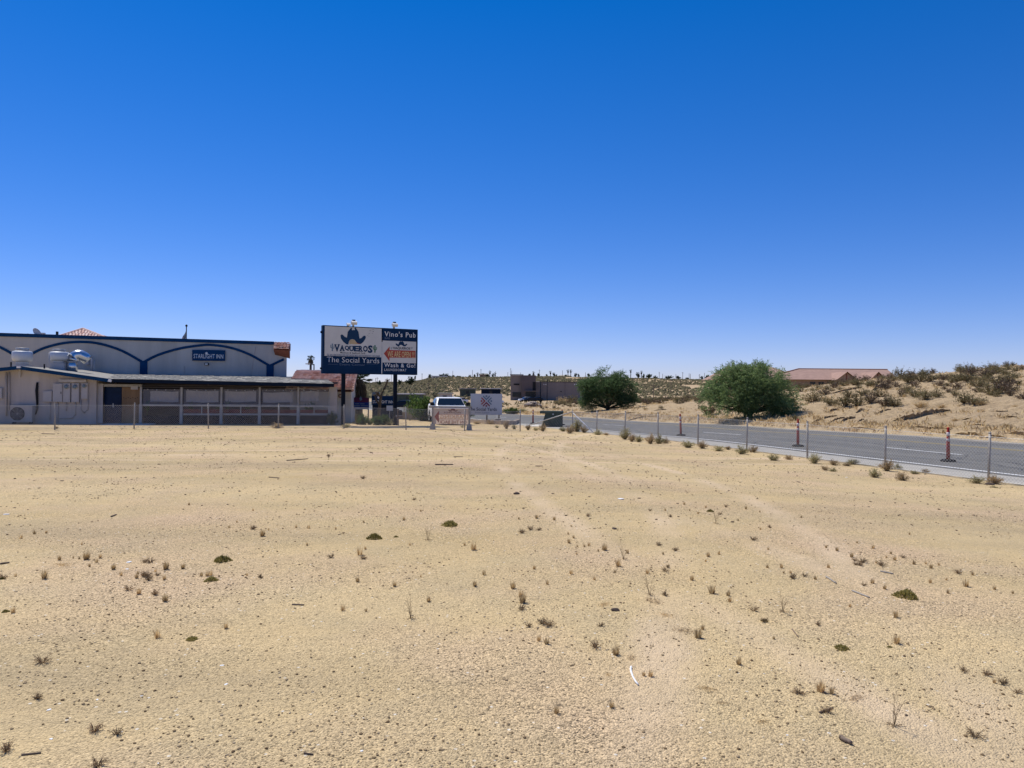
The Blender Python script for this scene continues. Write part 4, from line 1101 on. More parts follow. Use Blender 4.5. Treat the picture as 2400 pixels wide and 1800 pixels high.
# ------------------------------------------------------------------ tall pole sign
ZL, ZR = 43.5, 46.2
pL = at(755.6, 874.6, ZL); pR_ = at(977.5, 879.3, ZR); pT = at(755.9, 762.3, ZL)
gzs = gz((pL.x + pR_.x) / 2, (pL.y + pR_.y) / 2)
d = Vector((pR_.x - pL.x, pR_.y - pL.y)); SW = d.length; SA = math.atan2(d.y, d.x)
SB = pL.z - gzs; SH = pT.z - pL.z
bs = thing('pole_sign', 'big navy and white pole sign advertising Vaqueros, The Social Yards and Wash & Go', 'sign', (pL.x, pL.y, gzs), SA)
def Q(cx, cy):
    """sign face coordinate of a point read off the enlarged photograph of the sign"""
    fx = (cx - 130) / 1892.0; top = 105 + 95 * fx; bot = 1060 + 40 * fx
    fv = (cy - top) / (bot - top)
    u = fx * ZL / (ZR - fx * (ZR - ZL))
    return (u * SW, SB + SH * (1 - fv))
w = MB(); w.b2((0, 0.004, SB), (SW, 0.34, SB + SH)); w.build('cabinet', M['pole'], bs)
w = MB()
for (x0_, x1_, z0_, z1_) in ((0, SW, SB + SH - .03, SB + SH + .012), (0, SW, SB - .012, SB + .03), (-.012, .09, SB, SB + SH), (SW - .06, SW + .012, SB, SB + SH)):
    w.b2((x0_, -.02, z0_), (x1_, .35, z1_))
w.build('frame', M['signnavy'], bs)
def quadQ(name, mat, x0, y0, x1, y1, yy, parent=bs):
    a = Q(x0, y0); b = Q(x1, (y0 + (x1 - x0) * 0.0)); c = Q(x1, y1)
    xs0 = Q(x0, y0)[0]; xs1 = Q(x1, y1)[0]
    zt = Q((x0 + x1) / 2, y0)[1]; zb = Q((x0 + x1) / 2, y1)[1]
    w = MB(); w.b2((xs0, yy, zb), (xs1, yy + .012, zt)); return w.build(name, mat, parent)
def panel(name, mat, x0, x1, vt, vb, yy):
    w = MB(); w.b2((x0 * SW, yy, SB + SH * (1 - vb)), (x1 * SW, yy + .012, SB + SH * (1 - vt))); return w.build(name, mat, bs)
DV = Q(1314, 600)[0] / SW
lp = panel('left_panel', M['signnavy'], 0.016, DV - .004, 0.012, 0.985, -0.010)
vq = panel('vaqueros_panel', M['offwhite'], 0.018, DV - .006, 0.014, 0.635, -0.024)
rp = panel('right_panel', M['signnavy'], DV + .005, 0.988, 0.012, 0.985, -0.010)
op = panel('open_panel', M['offwhite'], DV + .006, 0.985, 0.268, 0.745, -0.024)
panel('divider', M['letterwhite'], DV - .004, DV + .004, 0.30, 0.985, -0.026)
def ft(s, mat, x0, y0, x1, y1, yy, parent, **k):
    a = Q(x0, y1); b = Q(x1, y0)
    zt = Q((x0 + x1) / 2, y0)[1]; zb = Q((x0 + x1) / 2, y1)[1]
    return text_part(s, mat, parent, (Q(x0, y0)[0], zb, Q(x1, y0)[0], zt), yy, **k)
HAT = [(690, 155), (735, 180), (785, 155), (840, 240), (862, 372), (900, 362), (945, 318), (975, 316), (988, 340), (980, 380), (940, 440), (890, 482), (850, 475), (805, 450), (762, 398), (720, 385), (675, 395), (652, 430), (640, 492), (605, 488), (540, 440), (490, 370), (480, 310), (500, 290), (528, 296), (562, 332), (610, 355), (625, 240)]
flat('hat_emblem', M['letternavy'], vq, [Q(*p) for p in HAT], -0.029)
flat('hat_underside', M['sand'], vq, [Q(*p) for p in [(655, 428), (678, 398), (722, 389), (762, 402), (803, 452), (850, 478), (780, 488), (700, 478), (662, 490)]], -0.031)
flat('hat_band', M['maroon'], vq, [Q(*p) for p in [(800, 452), (890, 478), (850, 482), (808, 464)]], -0.033)
n = 14
for (cx, cy) in ((722, 190), (752, 190)):
    flat('hat_badge', M['offwhite'], vq, [Q(cx + 16 * math.cos(2 * math.pi * i / n), cy + 16 * math.sin(2 * math.pi * i / n)) for i in range(n)], -0.032)
for (cx, cy, sx) in ((1075, 212, 18), (1135, 187, 14), (1135, 230, 15), (1058, 270, 16), (1118, 268, 13), (1025, 305, 13), (1045, 332, 12)):
    flat('bird_print', M['letterdark'], vq, [Q(cx - sx, cy - 4), Q(cx, cy + 4), Q(cx + sx, cy - 5), Q(cx + sx * .5, cy + 5), Q(cx, cy + 9), Q(cx - sx * .5, cy + 6)], -0.029)
# slab-serif name: thick letters grow towards both ends as on the sign
name = 'VAQUEROS'; xs = [362, 470, 568, 660, 752, 850, 935, 1030, 1128]
tops = [485, 505, 512, 518, 518, 518, 515, 508]; bots = [632, 622, 618, 626, 630, 634, 640, 662]
for i, ch in enumerate(name):
    ft(ch, M['letternavy'], xs[i] - 2, tops[i], xs[i + 1] - 1, bots[i], -0.029, vq, bold=0.05, name='letter')
    if ch in 'VAUER':
        for yy_ in ((tops[i],) if ch in 'VU' else (bots[i] - 14,)):
            for xx in ((xs[i] - 2, xs[i] + 44), (xs[i + 1] - 46, xs[i + 1] + 1)):
                flat('letter_serif', M['letternavy'], vq, [Q(xx[0], yy_), Q(xx[1], yy_), Q(xx[1], yy_ + 14), Q(xx[0], yy_ + 14)], -0.030)
def cactus(x, yb, h, mat, sgn=1):
    mb = MB()
    def seg(a, b, wd):
        A = Q(*a); B = Q(*b); k = wd / 1892 * SW / 2
        dd = (Vector(B) - Vector(A)).normalized(); nn = Vector((-dd.y, dd.x)) * k
        mb.add([(A[0] + nn.x, -.029, A[1] + nn.y), (A[0] - nn.x, -.029, A[1] - nn.y), (B[0] - nn.x, -.029, B[1] - nn.y), (B[0] + nn.x, -.029, B[1] + nn.y)], [(0, 1, 2, 3)])
    seg((x, yb), (x, yb - h), 26)
    seg((x, yb - h * .35), (x - 32, yb - h * .5), 14); seg((x - 32, yb - h * .45), (x - 32, yb - h * .85), 15)
    seg((x, yb - h * .3), (x + 34, yb - h * .45), 14); seg((x + 34, yb - h * .42), (x + 34, yb - h * .75), 15)
    return mb.build('cactus_print', mat, vq, recalc=False)
cactus(322, 622, 150, M['slategrey']); cactus(1172, 655, 150, M['cactusgreen'])
ft('Mexican & Seafood Grill', M['letterdark'], 482, 640, 975, 676, -0.029, vq, bold=0.012)
ft('FULL BAR & DINE IN WINGS BEER WINE DANCING MUSIC AND FOOD BREAKFAST LUNCH DINNER', M['lettergrey'], 215, 690, 1275, 735, -0.029, vq, bold=0.02, name='fine_print')
ft('The Social Yards', M['letterwhite'], 215, 748, 1262, 852, -0.018, lp, bold=-0.008)
ft('Event Center', M['lettergrey'], 472, 868, 980, 912, -0.018, lp, bold=0.0)
for x0_, x1_ in ((240, 440), (1010, 1235)):
    a, b = Q(x0_, 875), Q(x1_, 892); w = MB(); w.b2((a[0], -.018, b[1] + .01), (b[0], -.012, b[1] + .025)); w.build('rule_line', M['lettergrey'], lp)
ft("Vino's Pub", M['letterwhite'], 1362, 240, 1985, 345, -0.018, rp, bold=0.012, gap=1.15)
ft('BAR', M['lettergrey'], 1368, 345, 1478, 388, -0.018, rp, bold=0.012)
ft('Wash & Go!', M['letterwhite'], 1362, 868, 1982, 950, -0.018, rp, bold=0.012, gap=1.15)
ft('LAUNDROMAT', M['letterwhite'], 1366, 975, 1805, 1025, -0.018, rp, bold=0.006, gap=1.25)
flat('open_arrow', M['arrowred'], op, [Q(*p) for p in [(1350, 672), (1465, 530), (1465, 602), (1985, 620), (1985, 762), (1465, 755), (1465, 826)]], -0.029)
ft('WE ARE OPEN !!!', M['letteryellow'], 1425, 632, 1962, 750, -0.033, op, bold=0.01)
HC = Vector((735, 320)); 
flat('small_hat_emblem', M['letternavy'], op, [Q(1700 + (x - 735) * .46, 482 + (y - 322) * .32) for x, y in HAT], -0.029)
ft('VAQUEROS', M['letterdark'], 1530, 545, 1880, 600, -0.029, op, bold=0.03)
for x in (1502, 1908):
    for dx, y0_, y1_ in ((0, 545, 592), (-14, 552, 572), (14, 550, 570)):
        a = Q(x + dx - 4, y0_); b = Q(x + dx + 4, y1_); w = MB(); w.b2((a[0], -.03, b[1]), (b[0], -.029, a[1])); w.build('cactus_print', M['slategrey'], op)
for x in (806.7, 928.6):
    u = ((x - 755.6) / 221.9); u = u * ZL / (ZR - u * (ZR - ZL)); hx = u * SW
    w = MB(); w.b2((hx - .10, .07, -.3), (hx + .10, .27, SB + .05)); w.build('pole', M['pole'], bs)
for cx, k in ((740, 1), (1555, 1), (630, .5)):
    c = Q(cx, 110)[0]; zt = SB + SH + .012
    f = MB(); f.b2((c - .05, .0, zt), (c + .05, .1, zt + .12 * k)); fo_ = f.build('light_bracket', M['galv'], bs)
    f = MB(); f.box((c, -.12, zt + .12 * k + .09 * k), (.27 * k + .06, .22, .17 * k), rx=.5); f.build('floodlight', M['fan'], fo_)
    if k == 1:
        f = MB(); f.box((c + .02, .03, zt + .34), (.16, .16, .13)); f.build('ballast', M['dark'], fo_)
for vz in (0.14, 0.9):
    f = MB(); f.b2((-.1, .05, SB + SH * (1 - vz) - .06), (-.012, .2, SB + SH * (1 - vz) + .06)); f.build('side_bracket', M['pole'], bs)

# ------------------------------------------------------------------ Social Yards board
def ground_thing(name, label, cat, x, Z, rz=0, group=None):
    X = (x - 1200) / FPX * Z
    return thing(name, label, cat, (X, Z, gz(X, Z)), rz, group)
sy = ground_thing('board_sign', 'white board sign with a four figure emblem reading The Social Yards', 'sign', 1102.5, 53, R(3))
def S(x, y, b=0): return local(sy, x, y, b)
a = S(1102.5, 972); b = S(1177, 923); SYW = b[0] - a[0]; z0, z1 = a[1], b[1]
w = MB(); w.b2((a[0], 0, z0), (b[0], .05, z1)); w.build('board', M['signwhite'], sy)
text_part('The Social Yards', M['letterdark'], sy, (S(1107, 0)[0], S(0 + 1140, 963)[1], S(1173, 0)[0], S(1140, 955)[1]), -.006, bold=.008)
text_part('Event Center', M['lettergrey'], sy, (S(1123, 0)[0], S(1140, 968.5)[1], S(1156, 0)[0], S(1140, 965)[1]), -.006)
cx, cz = S(1140, 940)
def fig(ang, mat):
    ca, sa = math.cos(ang), math.sin(ang)
    def T(u, v): return (cx + u * ca - v * sa, cz + u * sa + v * ca)
    n = 14; mb = MB()
    mb.add([(T(.07 * math.cos(2 * math.pi * i / n), .345 + .065 * math.sin(2 * math.pi * i / n))[0], -.006, T(.07 * math.cos(2 * math.pi * i / n), .345 + .065 * math.sin(2 * math.pi * i / n))[1]) for i in range(n)], [tuple(range(n))])
    for sg in (-1, 1):
        q = [T(0, .055), T(sg * .25, .305), T(sg * .25, .37), T(sg * .215, .39), T(0, .175)]
        mb.add([(x, -.006 - .0005 * (sg > 0), z) for x, z in q], [tuple(range(len(q)))])
    return mb.build('emblem_figure', mat, sy, recalc=False)
fig(0, M['slategrey']); fig(math.pi / 2, M['arrowred']); fig(math.pi, M['maroon']); fig(-math.pi / 2, M['slategrey'])
for x, mat in ((1141, M['wood']), (1169.5, M['wood'])):
    q = S(x, 980)[0]; w = MB(); w.b2((q - .05, .055, -.25), (q + .05, .155, z1 - .3)); w.build('post', mat, sy)
# planter under it
pl = thing('planter_border', 'low curved grey stone border of the bed under the board sign', 'border')
P = [(1103, 990.5), (1130, 992.5), (1160, 994.5), (1190, 995.5), (1205, 995), (1214, 991)]
pp = []
for x, y in P:
    g = gat(x, y); pp.append(g)
pl.location = pp[0]
m = MB(); n = 0
for i in range(len(pp) - 1):
    L = (pp[i + 1] - pp[i]).length; k = max(1, int(L / .42))
    for j in range(k):
        c = pp[i].lerp(pp[i + 1], (j + .5) / k) - pp[0]; dd = pp[i + 1] - pp[i]
        mb = MB(); mb.box((0, 0, .09), (L / k * .95, .26, .34), taper=.9); mb.build('border_stone', M['rock'], pl, loc=c + Vector((0, random.uniform(-.03, .03), random.uniform(-.02, .02))), rz=math.atan2(dd.y, dd.x) + random.uniform(-.08, .08))

def rock_mesh(seed, fl=.6):
    rnd = random.Random(seed); bm = bmesh.new(); bmesh.ops.create_icosphere(bm, subdivisions=2, radius=1)
    for v in bm.verts:
        k = 1 + .35 * noise.noise(v.co * 1.3 + Vector((seed * 3.1, 0, 0)))
        v.co = Vector((v.co.x * k, v.co.y * k, v.co.z * k * fl))
    me = bpy.data.meshes.new('rock'); bm.to_mesh(me); bm.free(); return me
RK = [rock_mesh(i) for i in range(5)]
def rock(px, py, wpx, mat, label, cat='rock', group=None, i=0, sink=.25):
    g = gat(px, py); s = wpx * g.y / FPX / 2
    me = RK[i % 5].copy(); me.materials.append(mat)
    return inst('rock', me, g + Vector((0, 0, s * .6 * (.5 - sink) )), random.uniform(0, 6), s, label, cat, group)
rock(1192, 990, 15, M['rock'], 'single grey boulder at the end of the planter border', i=1)
e = ground_thing('utility_pedestal', 'short grey concrete pedestal under the board sign', 'pedestal', 1168, 52.0)
w = MB(); w.box((0, 0, .12), (.42, .34, .46)); w.build('block', M['concrete'], e); w = MB(); w.box((0, 0, .365), (.46, .38, .04)); w.build('cap', M['concrete'], e)

# ------------------------------------------------------------------ pickup truck
tr = ground_thing('pickup_truck', 'white pickup truck parked facing the lot behind the banner', 'truck', 1066, 47.6, R(13)); tr.scale = (1.07, 1.0, 0.92)
def ring(y, w2, z0, z1, r=.08, tum=0.0):
    """rounded box section of half width w2 between z0 and z1 (tum: tumblehome at the top)"""
    wt = w2 - tum
    return [(-w2 + r, y, z0), (w2 - r, y, z0), (w2, y, z0 + r), (w2, y, z1 - r * 2 - (z1 - z0) * .25), (wt, y, z1 - r), (wt - r, y, z1), (-wt + r, y, z1), (-wt, y, z1 - r), (-w2, y, z1 - r * 2 - (z1 - z0) * .25), (-w2, y, z0 + r)]
w = MB(); w.loft([ring(0.02, .88, .52, 1.10, .07), ring(.12, .96, .42, 1.22, .08), ring(.6, .985, .40, 1.27, .1, .03), ring(1.45, .985, .40, 1.30, .1, .03), ring(1.75, .985, .40, 1.32, .1, .03),
                  ring(3.75, .985, .40, 1.32, .1, .02), ring(3.80, .985, .42, 1.36, .06, .02), ring(5.6, .985, .44, 1.36, .06, .02), ring(5.75, .95, .5, 1.34, .06, .02)])
body = w.build('body', M['white'], tr, smooth=False)
def sec(y, wb, wt, zb, zt): return [(-wb, y, zb), (wb, y, zb), (wb * .5 + wt * .5 + .02, y, (zb + zt) / 2), (wt, y, zt - .06), (wt - .1, y, zt), (-wt + .1, y, zt), (-wt, y, zt - .06), (-(wb * .5 + wt * .5 + .02), y, (zb + zt) / 2)]
w = MB(); w.loft([sec(1.62, .90, .86, 1.22, 1.32), sec(2.25, .95, .76, 1.22, 1.84), sec(2.5, .96, .75, 1.22, 1.90), sec(3.3, .96, .75, 1.22, 1.90), sec(3.62, .95, .76, 1.22, 1.82), sec(3.74, .94, .80, 1.22, 1.4)])
cab = w.build('cab', M['white'], tr)
w = MB(); w.add([(-.85, 1.64, 1.335), (.85, 1.64, 1.335), (.70, 2.24, 1.805), (-.70, 2.24, 1.805)], [(0, 1, 2, 3)])
w.v = [(x, y - .02, z + .022) for x, y, z in w.v]; w.build('windshield', M['glass'], cab, recalc=False)
for sg in (-1, 1):
    w = MB(); w.add([(sg * .965, 1.98, 1.36), (sg * .985, 3.5, 1.36), (sg * .815, 3.42, 1.80), (sg * .815, 2.42, 1.80)], [(0, 1, 2, 3)]); w.build('side_window', M['glass'], cab, recalc=False)
    w = MB(); w.box((sg * 1.12, 1.95, 1.42), (.24, .10, .24)); mr = w.build('mirror', M['dark'], tr)
    w = MB(); w.tube([(sg * .95, 2.0, 1.36), (sg * 1.06, 1.97, 1.38)], .025, 6); w.build('mirror_arm', M['dark'], mr)
    w = MB(); w.box((sg * .74, .05, .88), (.36, .1, .2)); w.build('headlight', M['fan'], tr)
    w = MB(); w.b2((sg * .985 - .004 * sg, 2.0, .46), (sg * .99, 3.05, 1.16)); dd = w.build('door', M['white'], tr)
    w = MB(); w.box((sg * 1.0, 2.85, 1.08), (.03, .16, .04)); w.build('handle', M['white'], dd)
    for yw in (.95, 4.6):
        w = MB(); w.lathe([(.24, -.12), (.37, -.13), (.40, -.08), (.40, .08), (.37, .13), (.24, .12)], 22, (sg * .88, yw, .40), axis='X'); tw = w.build('wheel', M['black'], tr, smooth=False)
        w = MB(); w.lathe([(.06, .125), (.1, .1), (.22, .1), (.24, .135), (.24, -.1)] if sg > 0 else [(.06, -.125), (.1, -.1), (.22, -.1), (.24, -.135), (.24, .1)], 18, (sg * .88, yw, .40), axis='X'); w.build('rim', M['galv'], tw)
        w = MB(); vs = []
        for k in range(13):
            a = math.pi * k / 12
            for r_ in (.44, .52): vs.append((sg * 1.0, yw + r_ * math.cos(a), .40 + r_ * math.sin(a)))
            for r_ in (.44, .52): vs.append((sg * .965, yw + r_ * math.cos(a), .40 + r_ * math.sin(a)))
        w.add(vs, [(k * 4, k * 4 + 1, k * 4 + 5, k * 4 + 4) for k in range(12)] + [(k * 4, k * 4 + 4, k * 4 + 6, k * 4 + 2) for k in range(12)]); w.build('wheel_arch', M['dark'], tr, recalc=False)
w = MB(); w.box((0, .03, .86), (1.05, .07, .4)); w.build('grille', M['dark'], tr)
w = MB(); w.box((0, .0, .50), (1.8, .16, .2)); w.build('bumper', M['galv'], tr)
w = MB(); w.tube([(.35, 3.0, 1.90), (.35, 3.05, 2.06)], .012, 5); w.box((.35, 3.0, 1.92), (.09, .12, .05)); w.build('antenna', M['white'], tr)

# ------------------------------------------------------------------ banner on a frame
bf = ground_thing('parking_banner', 'weathered timber frame on two concrete feet holding a sunlit parking banner', 'banner', 1013.6, 39.9, R(-2))
def F(x, y, b=0): return local(bf, x, y, b)
zt = F(1057, 953)[1]; zb = 0.0
for x in (1013.6, 1099.5):
    a = F(x, 980)[0]; w = MB(); w.box((a, .1, .13), (.30, .30, .36), taper=.7); w.build('concrete_foot', M['concrete'], bf)
    w = MB(); w.b2((a - .05, .05, .2), (a + .05, .15, zt)); w.build('frame_post', M['greypost'], bf)
a = F(1005, 953)[0]; b = F(1106, 953)[0]
w = MB(); w.b2((a, .045, zt - .075), (b, .155, zt + .02)); w.build('top_beam', M['greypost'], bf)
x0, x1 = F(1015.5, 970)[0], F(1098, 970)[0]; zb1, zt1 = F(1050, 995)[1], F(1050, 957)[1]
w = MB(); n = 16; vs = []
for k in range(n + 1):
    for j in range(7):
        u, v = k / n, j / 6; vs.append((lerp(x0, x1, u), .02 + .02 * noise.noise((u * 5, v * 3, 8)), lerp(zb1 + .03 * math.sin(u * 3.1), zt1, v)))
w.add(vs, [(k * 7 + j, k * 7 + 7 + j, k * 7 + 8 + j, k * 7 + 1 + j) for k in range(n) for j in range(6)])
bn = w.build('banner_cloth', M['banner'], bf, smooth=True, recalc=False)
BWd = x1 - x0; BH = zt1 - zb1
def Bq(u, v): return (x0 + u * BWd, zb1 + v * BH)
yb = -.012
arrow = [Bq(.04, .47), Bq(.16, .82), Bq(.16, .62), Bq(.98, .62), Bq(.98, .34), Bq(.16, .34), Bq(.16, .12)]
c2 = pm('faded red banner print', (0.36, 0.12, 0.085), .8, .12, 4); c3 = pm('faded orange banner print', (0.60, 0.35, 0.18), .8, .12, 4); c4 = pm('brown banner print', (0.25, 0.12, 0.09), .8, .12, 4)
m = MB()
for i in range(len(arrow)):
    p, q = Vector(arrow[i]), Vector(arrow[(i + 1) % len(arrow)]); dd = (q - p).normalized(); nn = Vector((-dd.y, dd.x)) * .012
    m.add([(v.x, yb, v.y) for v in (p + nn, p - nn, q - nn, q + nn)], [(0, 1, 2, 3)])
m.build('arrow_outline', c2, bn, recalc=False)
flat('arrow_head', c2, bn, [Bq(.04, .47), Bq(.16, .80), Bq(.16, .14)], yb - .001)
text_part('PARKING', c3, bn, (*Bq(.2, .37), *Bq(.93, .59)), yb - .002, mirror=True, bold=.01)
text_part('ON THE BACK', c2, bn, (*Bq(.17, .05), *Bq(.95, .26)), yb - .002, mirror=True, bold=.015)
text_part('VAQUEROS', c4, bn, (*Bq(.3, .68), *Bq(.8, .79)), yb - .002, mirror=True, bold=.02)
flat('hat_emblem', c4, bn, [Bq(.56 + (x - 735) / 510 * .28, .90 + (320 - y) / 340 * .2) for x, y in HAT], yb - .002)

# ------------------------------------------------------------------ monument sign, banner, mailbox, walls
ms = ground_thing('monument_sign', 'dark navy monument sign reading Starlight Inn behind bare branches', 'sign', 870.7, 50.0, R(4))
def Ms(x, y, b=0): return local(ms, x, y, b)
a = Ms(870.7, 949); b = Ms(926, 928); w = MB(); w.b2((a[0], 0, a[1]), (b[0], .3, b[1])); w.build('sign_panel', M['signnavy'], ms)
w = MB(); w.b2((a[0] + .05, .03, -.2), (b[0] - .05, .27, a[1] - .002)); w.build('base', M['navydark'], ms)
w = MB(); h = Ms(870, 918)[1]; n = 10; w.prism([(lerp(a[0] + .02, a[0] + .52, k / n), b[1] + (h - b[1]) * (.75 + .25 * math.sin(math.pi * k / n))) for k in range(n + 1)] + [(a[0] + .52, b[1] + .004), (a[0] + .02, b[1] + .004)], .05, .25); w.build('arched_cap', M['slategrey'], ms)
text_part('STARLIGHT INN', M['letterwhite'], ms, (*Ms(873, 945.2), *Ms(922, 938.5)), -.006, bold=.01, small=(0, 10))
w = MB(); p = Ms(888, 931.5); w.lathe([(.10, 0), (.10, -.006)], 10, (p[0], 0, p[1]), axis='Y'); w.build('star_emblem', M['letterwhite'], ms)
wb = ground_thing('paper_notice', 'small white notice fixed low on a stake beside the pole sign', 'notice', 914, 46.5, R(10))
w = MB(); w.box((0, 0, 1.02), (.40, .02, .32)); w.build('notice_sheet', M['signwhite'], wb); w = MB(); w.b2((-.03, .012, -.2), (.03, .05, 1.1)); w.build('stake', M['greypost'], wb)
bb = ground_thing('banner_board', 'blue and maroon advertising banner stretched between two posts by the house', 'banner', 823.5, 51.5, R(3))
def Bb(x, y): return local(bb, x, y, 0)
a = Bb(823.5, 955); b = Bb(865, 932); mid_ = Bb(840, 943)[1]
w = MB(); w.b2((a[0], 0, a[1]), (b[0], .03, mid_)); w.build('blue_half', M['bluebanner'], bb)
w = MB(); w.b2((a[0], 0, mid_ + .001), (b[0], .03, b[1])); w.build('maroon_half', M['maroonbanner'], bb)
w = MB(); w.b2((a[0], .0, a[1] - .12), (b[0], .03, a[1] - .001)); w.build('pale_hem', M['signwhite'], bb)
for x in (a[0] + .05, b[0] - .05): w = MB(); w.b2((x - .04, .035, -.2), (x + .04, .11, b[1])); w.build('post', M['greypost'], bb)
for k, (u0, u1, v) in enumerate(((.2, .45, .72), (.5, .75, .72), (.05, .5, .35), (.55, .95, .35))):
    w = MB(); w.b2((lerp(a[0], b[0], u0), -.006, lerp(a[1], mid_, v - .08)), (lerp(a[0], b[0], u1), -.003, lerp(a[1], mid_, v + .08))); w.build('print_bar', M['slategrey'], bb)
flat('print_shape', M['slategrey'], bb, [(lerp(a[0], b[0], .5), mid_ + .1), (lerp(a[0], b[0], .62), mid_ + .2), (lerp(a[0], b[0], .53), mid_ + .45), (lerp(a[0], b[0], .44), mid_ + .25)], -.006)
mbx = ground_thing('mailbox', 'dark mailbox on a brown timber post beside the right sign pole', 'mailbox', 933.5, 45.4, R(8))
w = MB(); w.b2((-.06, -.06, -.3), (.06, .06, 1.0)); w.build('post', M['wood'], mbx); w = MB(); w.b2((-.14, -.1, .48), (.28, .1, .56)); w.build('arm', M['wood'], mbx)
w = MB(); w.prism([(.02, .62), (.26, .62), (.26, .86), (.22, .93), (.06, .93), (.02, .86)], -.24, .24); bxm = w.build('box', M['dark'], mbx)
w = MB(); w.b2((-.14, -.05, .56), (.26, .05, .62)); w.build('bracket', M['boxgrey'], mbx)
def wall(name, label, x0, Z0, x1, Z1, h, th, mat):
    p = Vector(((x0 - 1200) / FPX * Z0, Z0)); q = Vector(((x1 - 1200) / FPX * Z1, Z1)); dd = q - p
    e = thing(name, label, 'wall', (p.x, p.y, min(gz(p.x, p.y), gz(q.x, q.y))), math.atan2(dd.y, dd.x))
    w = MB(); w.b2((0, -th / 2, -.4), (dd.length, th / 2, h)); w.build('blockwork', mat, e)
    w = MB(); w.b2((-.03, -th / 2 - .03, h + .002), (dd.length + .03, th / 2 + .03, h + .07)); w.build('coping', M['concrete'], e)
wall('garden_wall', 'low tan block wall behind the truck', 900, 60, 1003, 60, .62, .2, M['blockwall'])

# ------------------------------------------------------------------ delineator posts, utility box
def delineator():
    e = thing('delineator_post', 'x', 'traffic post')
    w = MB(); w.lathe([(.215, 0), (.22, .03), (.19, .06), (.09, .075)], 8); w.build('rubber_base', M['black'], e)
    w = MB(); w.lathe([(.055, .07), (.05, .5), (.045, .93), (.035, .98), (.03, 1.0), (.042, 1.02), (.03, 1.05)], 12); tb = w.build('tube', M['redtube'], e, smooth=True)
    w = MB(); w.lathe([(.0485, .78), (.0475, .90)], 12); w.build('reflective_band', M['reflect'], tb, smooth=True)
    w = MB(); w.lathe([(.051, .62), (.050, .70)], 12); w.build('reflective_band', M['reflect'], tb, smooth=True)
    return e
DL = {0: 'red delineator post standing beyond the concrete pad near the board sign', 1: 'red delineator post half hidden behind the green utility box', 2: 'red delineator post leaning slightly, standing before the first tree gap on the road',
      3: 'red delineator post standing in front of the big green tree', 4: 'red delineator post standing across from the bare eroded bank'}
d0 = None
for k, (x, Z) in enumerate(((1250, 55.0), (1318, 50.0), (1597, 36.0), (1871, 28.7), (2223, 22.9))):
    X = (x - 1200) / FPX * Z; s_, t_ = st(X, Z); z = road_z(t_) + .014
    o = delineator() if d0 is None else dup(d0, (X, Z, z), k)
    d0 = d0 or o
    o.location = (X, Z, z); o['label'] = DL[k]; o['group'] = 'delineator posts along the road'
    if k == 2: o.rotation_euler = (0, -.05, 0)
ub = ground_thing('utility_box', 'squat dark green utility box with overhanging lid behind the fence gap', 'utility box', 1296, 47.0, R(-6))
w = MB()
def rg(z, wx0, wx1, wy): return [(wx0, -wy, z), (wx1, -wy, z), (wx1, wy, z), (wx0, wy, z)]
w.loft([rg(-.2, -.72, .62, .6), rg(.78, -.46, .62, .45), rg(.84, -.46, .62, .45)]); w.build('case', M['utilgreen'], ub)
w = MB(); w.b2((-.78, -.52, .84), (.66, .52, .99)); w.build('lid', M['utilgreen'], ub)
w = MB(); w.box((.05, -.545, .8), (.1, .02, .08)); w.build('latch', M['galv'], ub)
cp = thing('concrete_pad', 'pale concrete apron beside the green utility box', 'pad')
g = gat(1266, 1000); cp.location = g
w = MB(); w.prismz([(-1.1, -.5), (.35, -.6), (.5, 1.5), (-.2, 1.8)], -.2, .05); w.build('slab', M['slab'], cp)
# street lamp far behind the tiled house
def lamp_post(name, label, x, Z, ytop, arm=.9, group=None, cat='street lamp', mat='pole'):
    X = (x - 1200) / FPX * Z; z = gz(X, Z); H = at(x, ytop, Z).z - z
    e = thing(name, label, cat, (X, Z, z), 0, group)
    w = MB(); w.tube([(0, 0, -.3), (0, 0, H)], [.11, .07], 8); w.build('pole', M[mat], e, smooth=True)
    w = MB(); w.tube([(0, 0, H - .05), (-arm, 0, H + .05)], .05, 6); w.build('arm', M[mat], e)
    w = MB(); w.box((-arm - .2, 0, H + .03), (.6, .3, .12)); w.build('lamp_head', M['boxgrey'], e)
    return e
lamp_post('street_lamp', 'street lamp with short arm beside a distant palm', 735.5, 95, 853.5, .55)
lamp_post('parking_lamp', 'tall black parking lot lamp in front of the brown store', 1267, 140, 895, .3, 'parking lot lamps by the brown store')
lamp_post('parking_lamp', 'slim black parking lot lamp further back by the brown store', 1282.5, 200, 889, .3, 'parking lot lamps by the brown store')

# ------------------------------------------------------------------ vegetation
def leaf(mb, p, d, L, W, mi=0, up=None):
    d = d.normalized(); sd = d.cross(Vector((random.gauss(0, 1), random.gauss(0, 1), random.gauss(0, 1)))).normalized() * W / 2
    mb.add([p - sd * .3, p + d * L * .5 + sd, p + d * L, p + d * L * .5 - sd], [(0, 1, 2, 3)], mi)

